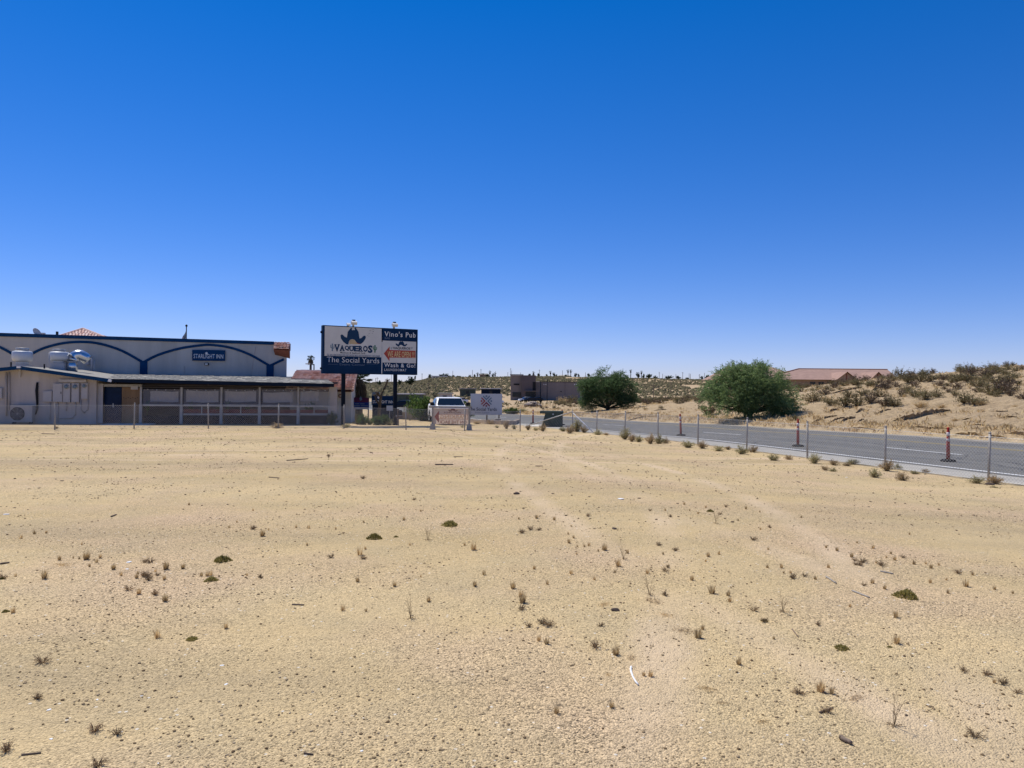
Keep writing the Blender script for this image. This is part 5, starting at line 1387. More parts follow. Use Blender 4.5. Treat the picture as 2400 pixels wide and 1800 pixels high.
def shrub_mesh(seed, nst, nleaf, h, w, L, W, mats, droop=0.1, dome=True, base=.15):
    random.seed(seed); mb = MB()
    tips = []
    for i in range(nst):
        a = random.uniform(0, 6.28); r = w * math.sqrt(random.random()) * .95
        z = h * random.uniform(.55, 1.0) * (math.sqrt(max(.05, 1 - (r / w) ** 2)) if dome else 1)
        tip = Vector((r * math.cos(a), r * math.sin(a), z)); mid_ = tip * .5 + Vector((random.gauss(0, .05) * w, random.gauss(0, .05) * w, z * .12))
        b0 = Vector((math.cos(a) * w * base * .5, math.sin(a) * w * base * .5, -.02))
        mb.tube([b0, mid_, tip], [.012 * h + .004, .009 * h + .003, .003], 3, 1, cap=False)
        tips.append((b0, mid_, tip))
    for i in range(nleaf):
        b0, m_, t_ = random.choice(tips); u = random.uniform(.25, 1.05)
        p = b0.lerp(m_, u * 2) if u < .5 else m_.lerp(t_, u * 2 - 1)
        p = p + Vector((random.gauss(0, .07) * w, random.gauss(0, .07) * w, random.gauss(0, .06) * h))
        p.z = max(.01, p.z)
        leaf(mb, p, Vector((p.x, p.y, h * .5)) / max(w, .01) * .6 + Vector((random.gauss(0, .6), random.gauss(0, .6), random.gauss(.2, .5) - droop)), L * random.uniform(.6, 1.3), W * random.uniform(.7, 1.2))
    return mb.mesh('shrub', mats, recalc=False)

CREO = [shrub_mesh(40 + i, 26, 520, 1.0, .62, .10, .045, [M['creosote'] if i < 4 else M['creobrown'], M['twig']]) for i in range(6)]
STRAWB = [shrub_mesh(60 + i, 40, 420, .7, .55, .16, .016, [M['straw'], M['straw']]) for i in range(2)]
WEED = [shrub_mesh(70 + i, 40, 760, .8, .5, .11, .03, [M['weed'] if i % 2 == 0 else M['weedbrown'], M['weedbrown']]) for i in range(6)]
GREEN = [shrub_mesh(90 + i, 30, 2200, 1.0, .6, .11, .05, [M['greenbush'], M['twig']]) for i in range(2)]

# shrubs on the right-hand hillside (read off an enlarged view: x, base y, width)
HS = '''225,490,190 400,520,170 520,530,190 650,525,170 770,500,150 900,530,170 1000,530,180 1190,440,170 1280,470,180 1390,450,130 1230,540,180s 1430,550,110s 1650,500,190 1740,515,180
1810,520,120s 1900,420,200 1980,410,170 2190,460,120 2125,535,60s 2040,740,130s 1560,670,80s 640,335,110 850,330,120 940,320,100 1050,250,130 1130,310,150 1240,300,150 1320,300,150 1350,225,90
1560,200,80 1700,240,130 1900,185,140 1960,210,120 2060,190,90 2130,200,100 2190,185,80 1610,260,80 2000,290,110 1950,330,150 1850,300,130 2080,300,120 1460,370,60 1420,340,110 1530,245,50
1640,270,40 2060,420,70 1910,430,50 475,335,70 540,330,60 280,370,80 400,390,60 740,320,50 1210,222,70 1030,222,80 1110,400,120 1060,440,110 330,420,120 850,440,140 690,430,120 560,450,140
1560,430,90 1500,400,80 1780,400,110 1830,350,110 2130,380,90 2160,330,90 1270,250,90 1180,350,110 1010,350,90 1440,260,90 1380,280,90 1760,280,70 2040,230,80'''
SHL = (('olive leafed desert shrub on the sandy hillside', 'olive shrubs on the hillside'), ('brown leafed desert shrub on the sandy hillside', 'brown shrubs on the hillside'))
k = 0
for tok in HS.split():
    straw = tok.endswith('s'); cx, cy, cw = [float(v) for v in tok.rstrip('s').split(',')]
    g = gat(1850 + cx / 4.02, 820 + cy / 4.02)
    if g.y > 140 or st(g.x, g.y)[0] < S_EDGE + 1: continue
    sc = cw / 4.02 * g.y / FPX / .92
    me = STRAWB[k % 2] if straw else CREO[k % 6]
    inst('desert_shrub', me, g - Vector((0, 0, .03)), random.uniform(0, 6), (sc, sc, sc * random.uniform(.55, .75)),
         'dry straw coloured bush on the sandy bank' if straw else SHL[k % 6 > 3][0], 'shrub',
         'straw bushes on the bank' if straw else SHL[k % 6 > 3][1])
    k += 1
random.seed(11); n = 0
while n < 225:
    s_ = random.uniform(36, 84); t_ = random.uniform(0, 125); x, y = xy(s_, t_)
    if y < 30 or x / y > .72: continue
    if random.random() > sm(36, 60, s_) + .15 or (s_ > 66 and t_ > 58): continue
    sc = random.uniform(.5, 1.4) * (0.7 if s_ < 46 else 1.15 if s_ < 66 else .75)
    inst('desert_shrub', CREO[n % 6], (x, y, gz(x, y) - .03), random.uniform(0, 6), (sc, sc, sc * random.uniform(.55, .8)), SHL[n % 6 > 3][0], 'shrub', SHL[n % 6 > 3][1]); n += 1
# bushes on the bank between the two trees and by the far parking lot
for x, y, wp, kind, lab in ((1590, 946, 26, 0, 'brown scrub bush left of the big green tree'), (1600, 944, 20, 4, 'small brown scrub bush tucked beside the tree'), (1512, 947, 24, 4, 'brown bush at the crest of the sand bank'), (1527, 943, 26, 1, 'olive bush at the crest of the sand bank'),
                           (1640, 944, 18, 5, 'brown bush touching the lower edge of the big tree'), (1298, 957, 14, 0, 'olive bush on the sand below the brown store'), (1281, 957, 12, 5, 'brown bush on the sand below the brown store'), (1268, 956, 12, 4, 'dark rounded bush beside the rock pile')):
    g = gat(x, y); sc = wp * g.y / FPX / 1.1
    inst('desert_shrub', CREO[kind], g - Vector((0, 0, .03)), random.uniform(0, 6), (sc, sc, sc * .75), lab, 'shrub')
# weeds along the road fence (x, base y, width in photo pixels, height factor)
WD = [(1165, 1003, 11, .8), (1187, 1005, 16, 1.3), (1205, 1006, 14, .9), (1238, 1008, 16, .9), (1255, 1009, 14, .7), (1273, 1010, 24, .8), (1319, 1011, 18, .8), (1336, 1016, 24, .9), (1352, 1012, 30, 1.0), (1368, 1014, 22, .8), (1402, 1019, 24, .6), (1420, 1020, 16, .5),
      (1465, 1030, 24, 1.4), (1481, 1035, 20, 1.1), (1497, 1036, 20, .9), (1525, 1040, 24, 1.1), (1545, 1040, 24, 1.0), (1560, 1039, 18, .9), (1612, 1049, 30, .7), (1646, 1051, 26, .8), (1685, 1057, 30, .5), (1706, 1054, 16, .7), (1738, 1064, 30, .8), (1765, 1060, 26, .7), (1812, 1079, 28, .7), (1848, 1077, 22, .6),
      (1908, 1086, 32, .8), (1933, 1102, 22, .6), (1953, 1105, 18, .7), (1953, 1090, 26, .6), (1999, 1088, 28, .6), (1985, 1092, 20, .5), (2050, 1119, 30, .8), (2080, 1104, 34, .9), (2103, 1099, 22, .7), (2115, 1126, 30, .8), (2144, 1111, 20, .6), (2170, 1108, 20, .6), (2290, 1133, 34, .6), (2330, 1134, 36, .7), (2330, 1143, 18, .4),
      (648, 1004, 30, .5), (812, 1003, 20, .7), (132, 1005, 10, .8), (1083, 1002, 10, .6)]
for i, (x, y, wp, hf) in enumerate(WD):
    g = gat(x, y); sc = wp * g.y / FPX / .82
    lab = 'small grey green weed clump growing along the road fence' if x > 1140 else 'small grey green weed clump at the foot of the motel fence'
    inst('weed_clump', WEED[i % 6], g - Vector((0, 0, .02)), i * 1.7, (sc, sc, sc * hf * 1.05), lab, 'weed', 'weeds along the road fence' if x > 1140 else 'weeds along the motel fence')

def tree(name, label, X, Y, trunk_pts, lobes, nspray, nper, L, W, mat, seed):
    random.seed(seed); E = thing(name, label, 'tree', (X, Y, gz(X, Y)))
    tb = MB()
    for lb in lobes:
        c = Vector(lb[:3]); b0 = Vector(random.choice(trunk_pts)); mid_ = b0.lerp(c, .45) + Vector((0, 0, .15))
        tb.tube([Vector((b0.x, b0.y, -.2)), b0 + Vector((0, 0, .25)), mid_, c], [.13, .11, .07, .02], 7)
        for k in range(5):
            e = c + Vector((random.gauss(0, .6) * lb[3], random.gauss(0, .6) * lb[4], random.gauss(.2, .5) * lb[5])); tb.tube([mid_, (mid_ + e) / 2 + Vector((0, 0, .1)), e], [.035, .02, .006], 5)
    tb.build('trunk', M['bark'], E, smooth=True)
    lobes = list(lobes)
    for k in range(20):      # wisps that break the outline
        l = random.choice(lobes[:6]); a = random.uniform(0, 6.28); el = random.uniform(-.2, 1.3)
        lobes.append((l[0] + l[3] * .95 * math.cos(a) * math.cos(el), l[1] + l[4] * .95 * math.sin(a) * math.cos(el), l[2] + l[5] * .95 * math.sin(el), .5, .5, .42))
    cr = MB(); vol = [l[3] * l[4] * l[5] for l in lobes]
    for i in range(nspray):
        l = random.choices(lobes, vol)[0]
        d = Vector((random.gauss(0, 1), random.gauss(0, 1), random.gauss(0, 1))).normalized()
        r = random.random() ** .45 * random.uniform(.8, 1.12)
        p = Vector((l[0] + d.x * l[3] * r, l[1] + d.y * l[4] * r, l[2] + d.z * l[5] * r))
        if p.z < .12: continue
        if noise.noise(p * .85 + Vector((seed, 0, 0))) < -.22: continue
        out = Vector((d.x, d.y, d.z * .6 - .15)) + Vector((random.gauss(0, .35), random.gauss(0, .35), random.gauss(0, .3)))
        out.normalize()
        for k in range(nper):
            u = k / nper; q = p + out * u * L * 2.2 + Vector((0, 0, -.25 * u * u * L))
            leaf(cr, q, out * .6 + Vector((random.gauss(0, .6), random.gauss(0, .6), random.gauss(0, .45))), L * random.uniform(.6, 1.2), W)
    cr.build('crown', mat, E, recalc=False)
    return E
tree('palo_verde_tree', 'big rounded feathery green tree beside the eroded bank', 17.1, 54.0, [(0, 0, 0), (.25, .1, 0), (-.2, .15, 0), (.1, -.2, 0)],
     [(0, 0, 2.3, 2.5, 2.2, 1.7), (-2.0, 0, 1.4, 1.5, 1.6, 1.25), (2.2, .1, 1.3, 1.5, 1.6, 1.25), (-1.2, -1.3, .85, 1.5, .9, .85), (1.4, -1.2, .8, 1.6, .9, .8), (2.4, -.6, .7, 1.0, .9, .7), (-2.4, -.5, .8, 1.1, .9, .75), (.15, 0, 3.2, 1.3, 1.3, .9), (-1.2, .2, 2.75, 1.3, 1.3, 1.0), (1.35, -.1, 2.7, 1.3, 1.3, .95), (.1, -1.5, 1.6, 1.6, .8, 1.1), (1.0, -.9, 1.3, 1.4, 1.0, .9), (-2.9, 0, 1.9, .7, .9, .8), (.5, 0, 3.95, .4, .5, .35), (-.9, 0, 3.6, .5, .5, .4)], 8600, 9, .19, .04, M['olive2'], 3)
tree('mesquite_tree', 'smaller dark green tree with drooping crown behind the fence corner', 10.9, 85.0, [(-.1, 0, 0), (.1, .1, 0)],
     [(0, 0, 2.9, 2.3, 2.2, 1.5), (-1.9, 0, 2.4, 1.4, 1.5, 1.3), (2.0, .1, 2.2, 1.5, 1.5, 1.25), (-.2, 0, 4.0, 1.2, 1.2, .85), (1.3, 0, 3.5, 1.15, 1.2, .85), (-2.4, -.2, 1.2, .9, 1.0, 1.0), (2.5, 0, 1.0, 1.0, 1.1, .95), (-2.2, -.6, .8, 1.0, .8, .8), (1.6, -.8, 1.0, 1.1, .9, 1.0), (-1.3, -1.0, 1.3, 1.0, .8, 1.0), (.6, -1.2, 1.7, 1.2, .8, 1.0), (2.9, -.2, .6, .7, .8, .6), (-2.8, 0, 1.6, .6, .8, .8)], 7200, 8, .21, .05, M['olive'], 5)
# brownish bush at the left foot of the big tree and dark scrub at its right foot
for x, y, wp, hf, me, lab in ((1660, 972, 60, .8, CREO[1], 'olive bush merging with the left side of the big tree'), (1862, 985, 34, .6, CREO[2], 'low dark scrub at the right foot of the big tree')):
    g = gat(x, y); sc = wp * g.y / FPX / 1.15; inst('desert_shrub', me, g - Vector((0, 0, .03)), 1, (sc, sc, sc * hf), lab, 'shrub')

def bush(x, Z, wm, hm, me, label, rz=0.0, dz=.03):
    X = (x - 1200) / FPX * Z
    return inst('bush', me, (X, Z, gz(X, Z) - dz), rz, (wm / 1.2, wm / 1.2, hm), label, 'bush')
bush(997, 58, 3.2, 2.15, GREEN[0], 'large bright green bush behind the truck cab'); bush(975, 66, 2.4, 2.1, GREEN[1], 'yellow green bush left of the white truck', 1)
bush(1090, 66, 2.0, 1.55, GREEN[1], 'green bush between truck and board sign', 2)
bush(1200, 96, 2.6, 1.0, GREEN[0], 'low green bush beyond the road by the board sign', 3); bush(1225, 98, 2.2, .8, WEED[2], 'grey green bush left of the rock pile', 1)
bush(1318, 150, 3.6, 2.0, WEED[3], 'pale dry bush before the long store wall', 2); bush(1340, 152, 3.6, 2.2, CREO[1], 'dark bush before the long store wall', 2)
for i, (x, Z, wm, hm, me) in enumerate(((850, 45.6, .9, .75, GREEN[0]), (868, 45.8, .8, .7, WEED[0]), (884, 45.4, .9, .6, GREEN[1]), (900, 45.8, 1.0, .75, GREEN[0]), (915, 45.5, .8, .55, WEED[4]), (838, 45.9, .8, .95, CREO[0]), (780, 45.2, .8, .8, GREEN[1]), (1120, 51.6, .9, .35, WEED[1]), (1150, 51.5, .9, .5, WEED[3]))):
    bush(x, Z, wm, hm, me, ('leafy green planting in the bed under the pole sign' if x < 1000 else 'thin grey weeds in the bed under the board sign'), i)
    o = C.objects[-1]; o['group'] = 'plants under the pole sign' if x < 1000 else 'weeds under the board sign'
# ocotillo-like bare stems
X = (962 - 1200) / FPX * 57; oc = thing('ocotillo', 'fan of bare pale stems left of the green bushes', 'plant', (X, 57, gz(X, 57)))
for k in range(14):
    a = random.uniform(-.9, .5); b = random.uniform(-.5, .5); w = MB(); w.tube([(0, 0, -.05), (a * .35, b * .3, .5), (a * .9, b * .8, 1.1 + random.uniform(-.2, .25))], [.02, .016, .006], 5); w.build('stem', M['greypost'], oc)
# bare branching yucca in front of the monument sign
X = (893 - 1200) / FPX * 47.5; yu = thing('bare_yucca', 'dark bare branching yucca trunk in front of the monument sign', 'plant', (X, 47.5, gz(X, 47.5)))
w = MB(); w.tube([(-.12, 0, -.1), (-.1, 0, .8), (-.02, 0, 1.6), (.05, 0, 2.0)], [.11, .1, .09, .08], 8); tk = w.build('trunk', M['palmbark'], yu, smooth=True)
for pts in ([(.05, 0, 1.95), (.22, 0, 2.25), (.38, 0, 2.65), (.42, 0, 2.8)], [(-.06, 0, 1.2), (-.32, .1, 1.5), (-.4, .1, 1.85)], [(0, 0, 1.7), (-.2, -.1, 1.9), (-.2, -.1, 2.0)]):
    w = MB(); w.tube(pts, [.075, .07, .06, .05][:len(pts)], 7); br = w.build('branch', M['palmbark'], yu, smooth=True)
    w = MB(); c = Vector(pts[-1])
    for k in range(40): leaf(w, c - Vector((0, 0, .1 * random.random())), Vector((random.gauss(0, 1), random.gauss(0, 1), random.uniform(-.5, 1))), .2, .025)
    w.build('leaf_tuft', M['palmdead'], br, recalc=False)

def palm(label, x, Z, ytop, r, cr, nf, skirt, green='fargreen', group=None):
    X = (x - 1200) / FPX * Z; z = gz(X, Z); H = at(x, ytop, Z).z - z - cr * .5
    E = thing('palm_tree', label, 'palm', (X, Z, z), 0, group)
    w = MB(); w.tube([(0, 0, -.2), (0, 0, H * .4), (0.05, 0, H)], [r * 1.2, r, r * .85], 9); w.build('trunk', M['palmbark'], E, smooth=True)
    w = MB()
    for i in range(nf):
        a = random.uniform(0, 6.28); el = random.uniform(-.5, 1.2); L = cr * random.uniform(.8, 1.05)
        d = Vector((math.cos(a) * math.cos(el), math.sin(a) * math.cos(el), math.sin(el)))
        prev = Vector((0, 0, H))
        for k in range(1, 4): 
            nx_ = Vector((0, 0, H)) + d * L * .55 * k / 3 ; prev = nx_
        for k in range(11):   # fan blade
            sdv = d.cross(Vector((0, 0, 1))).normalized(); ang = (k - 5) * .22
            dd = d * math.cos(ang) + sdv * math.sin(ang) + Vector((0, 0, -.25 * abs(ang)))
            leaf(w, prev, dd, L * .5, L * .055)
        w.tube([Vector((0, 0, H)), prev], .02 * cr, 3, cap=False)
    w.build('crown', M[green], E, recalc=False)
    if skirt:
        w = MB()
        for i in range(int(160 * skirt)):
            a = random.uniform(0, 6.28); z0 = H - random.random() * skirt; leaf(w, Vector((math.cos(a) * r, math.sin(a) * r, z0)), Vector((math.cos(a) * .45, math.sin(a) * .45, -1)), r * 3.0, r * .25)
        w.build('dead_skirt', M['palmdead'], E, recalc=False)
    return E
random.seed(21)
palm('short shaggy palm with a dead frond skirt beside the tiled house', 842, 53.5, 873, .26, 1.0, 40, 1.5)
palm('slender palm seen in the distance above the tiled roof', 727.5, 250, 835.5, .42, 1.5, 34, 1.2)

# ------------------------------------------------------------------ far things
FT = [shrub_mesh(200 + i, 8, 260, 1.0, .55, .2, .12, [M['fargreen'], M['twig']], base=.1) for i in range(3)]
def far_spot(x, Z): 
    X = (x - 1200) / FPX * Z; return Vector((X, Z, gz(X, Z)))
for i, (x, yt, wp) in enumerate(((965, 881, 30), (1007, 877, 14), (1035, 876, 16), (1045, 875, 20), (1062, 879, 16), (1074, 880, 16), (1101, 878, 9), (1112, 877, 9), (1130, 874, 20), (1142, 876, 12), (1155, 875, 10), (1241, 875, 8), (1250, 876, 8), (1262, 875, 12), (1281, 876, 6), (1298, 873, 9), (1304, 877, 8), (1326, 877, 7), (1349, 874, 10), (1356, 876, 8), (1379, 874, 9),
                             (1495, 872, 12), (1508, 876, 10), (1522, 875, 18), (1567, 880, 26), (1590, 881, 18), (1610, 884, 12), (1645, 881, 10), (1655, 880, 9), (1660, 877, 6), (1535, 880, 14), (1470, 880, 12), (935, 888, 16), (890, 891, 14))):
    Z = random.uniform(870, 925) if x > 990 else 620 if x < 980 else 800
    p = far_spot(x, Z); h = max(3.0, at(x, yt, Z).z - p.z); wd = wp * Z / FPX
    E = thing('ridge_tree', 'small dark tree standing on the far ridge', 'tree', p, 0, 'trees on the far ridge')
    inst('crown', FT[i % 3], (0, 0, h * .12), i, (wd / 1.1, wd / 1.1, h * .9), parent=E)
    w = MB(); w.tube([(0, 0, -.3), (0, 0, h * .5)], [.25, .12], 5); w.build('trunk', M['bark'], E)
for x, yt in ((1148, 870), (1160, 874), (1119, 874), (1250, 871), (1290, 870), (1331, 867), (1337.5, 867), (1478, 867), (1503, 870)):
    palm('small palm standing on the far ridge skyline', x, 900, yt, .45, 2.2, 16, 1.5, group='palms on the far ridge')
def upole(x, Z, yt, label, group=None, arms=1):
    p = far_spot(x, Z); H = at(x, yt, Z).z - p.z; k = Z / 900
    E = thing('utility_pole', label, 'utility pole', p, 0, group)
    r = .30 * max(.6, k)
    w = MB(); w.tube([(0, 0, -.5), (0, 0, H)], [r, r * .75], 6); w.build('pole', M['wood'], E)
    for a in range(arms):
        w = MB(); w.box((0, 0, H - 1.0 - a * 1.2), (2.4, .25, .22)); w.build('crossarm', M['wood'], E)
for i, (x, yt) in enumerate(((989, 875), (1061, 869), (1107, 867), (1127, 865), (1161, 870), (1190, 872), (1196.5, 863), (1199, 868), (1220, 873), (1264, 866), (1318, 868), (1372, 873), (1545, 872), (1553, 876), (1584, 877), (1600, 872), (1615, 875), (1618, 876), (1639, 877), (1651, 874), (880, 886), (884, 884), (917, 878))):
    upole(x, 905 if x > 980 else 640, yt, 'thin utility pole on the far ridge skyline', 'utility poles on the far ridge', 1 if i % 3 == 0 else 0)
for x, Z, yt, lab in ((1005, 420, 895, 'utility pole on the lower slope left of the truck cab'), (1020.5, 430, 897, 'second utility pole on the lower slope, next to the dark trees'), (1101.5, 380, 896, 'brown utility pole rising behind the left edge of the board sign'), (1113, 420, 901, 'short utility pole beside the brown one behind the board sign'),
                      (1132, 400, 894, 'utility pole rising over the middle of the board sign'), (1176.5, 400, 903, 'utility pole rising over the right edge of the board sign'), (1532, 330, 899, 'utility pole on the slope between the two green trees'), (1572.5, 420, 888, 'utility pole on the slope left of the big tree')):
    upole(x, Z, yt, lab)
# shrubs covering the far slope: nobody could count them
random.seed(31); mb = MB(); n = 0
BASE = [(1, 0, .25), (.5, .87, .2), (-.5, .87, .3), (-1, 0, .22), (-.5, -.87, .25), (.5, -.87, .2), (.45, .2, .85), (-.4, .3, 1.0), (0, -.5, .8), (0, 0, -.2)]
BF = [(0, 1, 6), (1, 2, 7), (1, 7, 6), (2, 3, 7), (3, 4, 8), (3, 8, 7), (4, 5, 8), (5, 0, 6), (5, 6, 8), (6, 7, 8)]
while n < 16000:
    Z = 230 + 690 * math.sqrt(random.random()) ; q = random.uniform(-.21, .30)
    x = q * Z
    s_, t_ = st(x, Z)
    if 15 < s_ < 33 or (s_ > 31 and t_ < 190): continue
    if q > -.08 and noise.noise((x * .02, Z * .008, 9)) < -.35: continue
    if Z < 330 and abs(q - .03) < .07: continue
    sc = random.uniform(.5, 1.35) * (1.25 if q < -.09 else 1.0); zz = gz(x, Z); a = random.uniform(0, 6.28); ca, sa = math.cos(a), math.sin(a)
    mb.add([(x + (ca * v[0] - sa * v[1]) * sc * random.uniform(.8, 1.2), Z + (sa * v[0] + ca * v[1]) * sc * random.uniform(.8, 1.2), zz + v[2] * sc * random.uniform(.8, 1.3) * .95) for v in BASE], BF); n += 1
fs = mb.build('far_scrub', leafmat('far scrub', [(0.14, 0.12, 0.055), (0.20, 0.16, 0.08), (0.16, 0.145, 0.065), (0.24, 0.185, 0.10)], 0), recalc=False)
tag(fs, 'brown and olive scrub dotting the far sandy slope', 'scrub', kind='stuff')
mb = MB(); n = 0
while n < 500:
    s_ = random.uniform(40, 130); t_ = random.uniform(60, 190); x, y = xy(s_, t_)
    if y > 260 or x / y > .6 or (s_ < 80 and t_ < 120): continue
    sc = random.uniform(.35, .9); zz = gz(x, y); a = random.uniform(0, 6.28)
    for j in range(14):
        d = Vector((random.gauss(0, 1), random.gauss(0, 1), abs(random.gauss(0, 1)))).normalized(); leaf(mb, Vector((x, y, zz)) + d * sc * .5, d, sc * .5, sc * .22)
    n += 1
tag(mb.build('plain_scrub', M['creosote'], recalc=False), 'low scrub scattered on the plain beyond the sand bank', 'scrub', kind='stuff')

# brown store
bz_ = -2.2
br = thing('brown_store', 'boxy brown two storey store with long lower wing beyond the road', 'building', ((1197 - 1200) / FPX * 262, 262, bz_))
def Bs(x, y, b): return local(br, x, y, b)
def bbx(name, mat, x0, y0, x1, b, dep, parent=br, zb=-.3, yb=None):
    p = Bs(x0, y0, b); q = Bs(x1, y0, b); z0 = zb if yb is None else Bs(x0, yb, b)[1]
    w = MB(); w.b2((p[0], b, z0), (q[0], b + dep, p[1])); return w.build(name, mat, parent)
bbx('tower_left', M['brownwall2'], 1197, 882, 1224, 2.0, 14); bbx('tower_front', M['brownwall'], 1222.5, 879.5, 1256, 0, 16)  # tower's lit left face and shaded front are put into two wall colours
bbx('wing', M['brownwall2'], 1256.2, 894.5, 1372, 4, 18); bbx('wing_parapet', M['navydark'], 1256.2, 894, 1372, 3.9, .08, yb=895.2)
bbx('tower_cap', M['brownwall2'], 1196.5, 880.2, 1224, 1.7, .3, yb=882.5)
bbx('storefront_glass', M['glass'], 1232, 918, 1255, -.12, .1, yb=931.5); bbx('storefront_glass', M['glass'], 1201, 919, 1221, 1.88, .1, yb=930)
bbx('canopy', M['brownwall2'], 1230, 915.8, 1262, -1.6, 1.5, yb=917)
bbx('sign_recess', M['dark'], 1204, 899, 1217, 1.85, .12, yb=902.5)
bbx('corner_strip', M['dark'], 1248.5, 895, 1255.5, -.06, .05, yb=917)
for x in (1274, 1278.5, 1346, 1350.5): bbx('wall_light', M['bulb'], x, 900, x + 1.8, 3.85, .12, yb=902)
bbx('wall_hatch', M['dark'], 1313.5, 916.5, 1316.5, 3.9, .08, yb=918.5); bbx('wall_joint', M['brownwall'], 1324, 897, 1324.6, 3.94, .05, yb=935)

def car(label, x, Z, rz, mat, hood=None, name='parked_car', group=None, dark_top=False):
    X = (x - 1200) / FPX * Z; E = thing(name, label, 'car', (X, Z, gz(X, Z)), rz, group)
    def rg(x_, w2, z0, z1): return [(x_, -w2, z0), (x_, w2, z0), (x_, w2 * 1.02, (z0 + z1) / 2), (x_, w2 * .94, z1), (x_, -w2 * .94, z1), (x_, -w2 * 1.02, (z0 + z1) / 2)]
    w = MB(); w.loft([rg(-2.3, .7, .4, .62), rg(-2.1, .86, .3, .82), rg(-.9, .9, .26, .98), rg(.2, .9, .26, 1.0), rg(1.7, .9, .28, 1.02), rg(2.2, .84, .34, .95), rg(2.3, .7, .45, .8)]); w.build('body', mat, E)
    w = MB(); w.loft([rg(-1.15, .8, .95, 1.0), rg(-.45, .68, .95, 1.40), rg(.2, .66, .95, 1.47), rg(1.2, .66, .95, 1.45), rg(1.95, .74, .95, 1.02)]); cb_ = w.build('cabin', M['glass'], E)
    w = MB(); w.loft([rg(-.42, .66, 1.41, 1.43), rg(.2, .645, 1.47, 1.5), rg(1.15, .645, 1.45, 1.48)]); w.build('roof_skin', mat, cb_)
    for sx in (-1.45, 1.4):
        for sg_ in (-1, 1): w = MB(); w.lathe([(.1, -.11), (.32, -.11), (.34, 0), (.32, .11), (.1, .11)], 14, (sx, sg_ * .82, .33), axis='Y'); w.build('wheel', M['black'], E)
    for sg_ in (-1, 1): w = MB(); w.box((-2.22, sg_ * .6, .68), (.14, .3, .14)); w.build('headlight', M['fan'], E)
    return E
car('silver white sedan parked before the store tower', 1232, 236, R(20), M['carwhite']); car('dark sedan parked before the store entrance', 1243, 234, R(12), M['carblue']); car('dark car parked under the store canopy, right of the others', 1257, 236, R(10), M['carblue'])
car('dark sedan parked far behind the mailbox', 943, 130, R(5), M['carblue']); car('pale car parked in the far lot above the board sign', 1160, 190, R(0), M['carwhite']); car('pale car parked at the far lot edge beside the dark tree', 1078, 200, R(5), M['carwhite']); car('dark car parked on the slope left of the big tree', 1553, 185, R(0), M['carblue'])

def house(label, x0, x1, Z, ye, yr, wallm, roofm, flat_=False, group=None, dep=9, zb=None, name='far_house'):
    p = far_spot((x0 + x1) / 2, Z); E = thing(name, label, 'house', p, 0, group)
    hw = (x1 - x0) * Z / FPX / 2; ze = max(2.0, at(x0, ye, Z).z - p.z); zr = ze + max(.3, (ye - yr) * Z / FPX)
    w = MB(); w.b2((-hw, 0, -2.5), (hw, dep, ze)); w.build('wall', wallm, E)
    w = MB()
    if flat_: w.b2((-hw - .4, -.5, ze + .002), (hw + .4, dep + .5, zr))
    else: w.add([(-hw - .5, -.6, ze), (hw + .5, -.6, ze), (hw * .75, dep / 2, zr), (-hw * .75, dep / 2, zr), (-hw - .5, dep + .6, ze), (hw + .5, dep + .6, ze)], [(0, 1, 2, 3), (3, 2, 5, 4), (0, 3, 4), (1, 5, 2), (0, 4, 5, 1)])
    w.build('roof', roofm, E)
    n = max(1, int(hw * 2 / 5))
    for i in range(n):
        c = -hw + (i + .5) * 2 * hw / n; w = MB(); w.b2((c - .6, -.06, ze * .42), (c + .6, -.003, ze * .78)); f_ = w.build('window', M['glass'], E)
    return E
house('white roofed house low on the far ridge', 1012, 1046, 780, 885.5, 883.5, M['cream'], M['offwhite'], True)
house('dark roofed house among trees on the far ridge', 1124, 1145, 900, 878, 875, M['tanwall'], M['shingle']); house('low grey house on the far ridge by the tall poles', 1196, 1226, 905, 879, 877, M['cream'], M['shingle'], True)
house('pale house on the far ridge under the twin palms', 1308, 1338, 905, 881, 878.5, M['cream'], M['concrete'])
house('long dark carport with pale roof edge beyond the board sign', 1128, 1173, 330, 911.5, 909.5, M['navydark'], M['offwhite'], True)
house('green sided shed with flat roof beyond the truck', 1078, 1113, 340, 912, 909.5, M['utilgreen'], M['shingle'], True)
house('low grey green building far behind the mailbox', 930, 985, 210, 924.5, 922.5, M['utilgreen'], M['boxgrey'], True); house('pale shed with a dark door behind the truck roof', 1030, 1055, 230, 923, 921.5, M['boxgrey'], M['concrete'], True)

# tan house with red roof behind the right hill
hz = 1.0
hs_ = thing('tan_house', 'long tan house with red tile hip roof behind the sandy hill', 'house', ((1720 - 1200) / FPX * 128, 128, hz), R(-2))
def Hh(x, y, b): return local(hs_, x, y, b)
e0 = Hh(1712, 888, 0); e1 = Hh(2105, 886, 0); r0 = Hh(1872, 864.5, 7); r1 = Hh(2080, 870, 7)
w = MB(); w.b2((e0[0] + .5, .6, -2), (e1[0] - .5, 14, e0[1])); w.build('wall', M['tanwall'], hs_)
w = MB(); zE = e0[1]; zR = r0[1]; xa, xb = e0[0] + 5.0, e1[0]
w.add([(xa, -.2, zE), (xb + .4, -.2, zE), (r1[0], 7, zR), (r0[0], 7, zR), (xa, 14.4, zE), (xb + .4, 14.4, zE)], [(0, 1, 2, 3), (3, 2, 5, 4), (0, 3, 4), (1, 5, 2), (0, 4, 5, 1)]); rf = w.build('roof', M['redroof'], hs_)
w = MB(); xl = e0[0] - 1; zR2 = Hh(1840, 860, 10)[1]
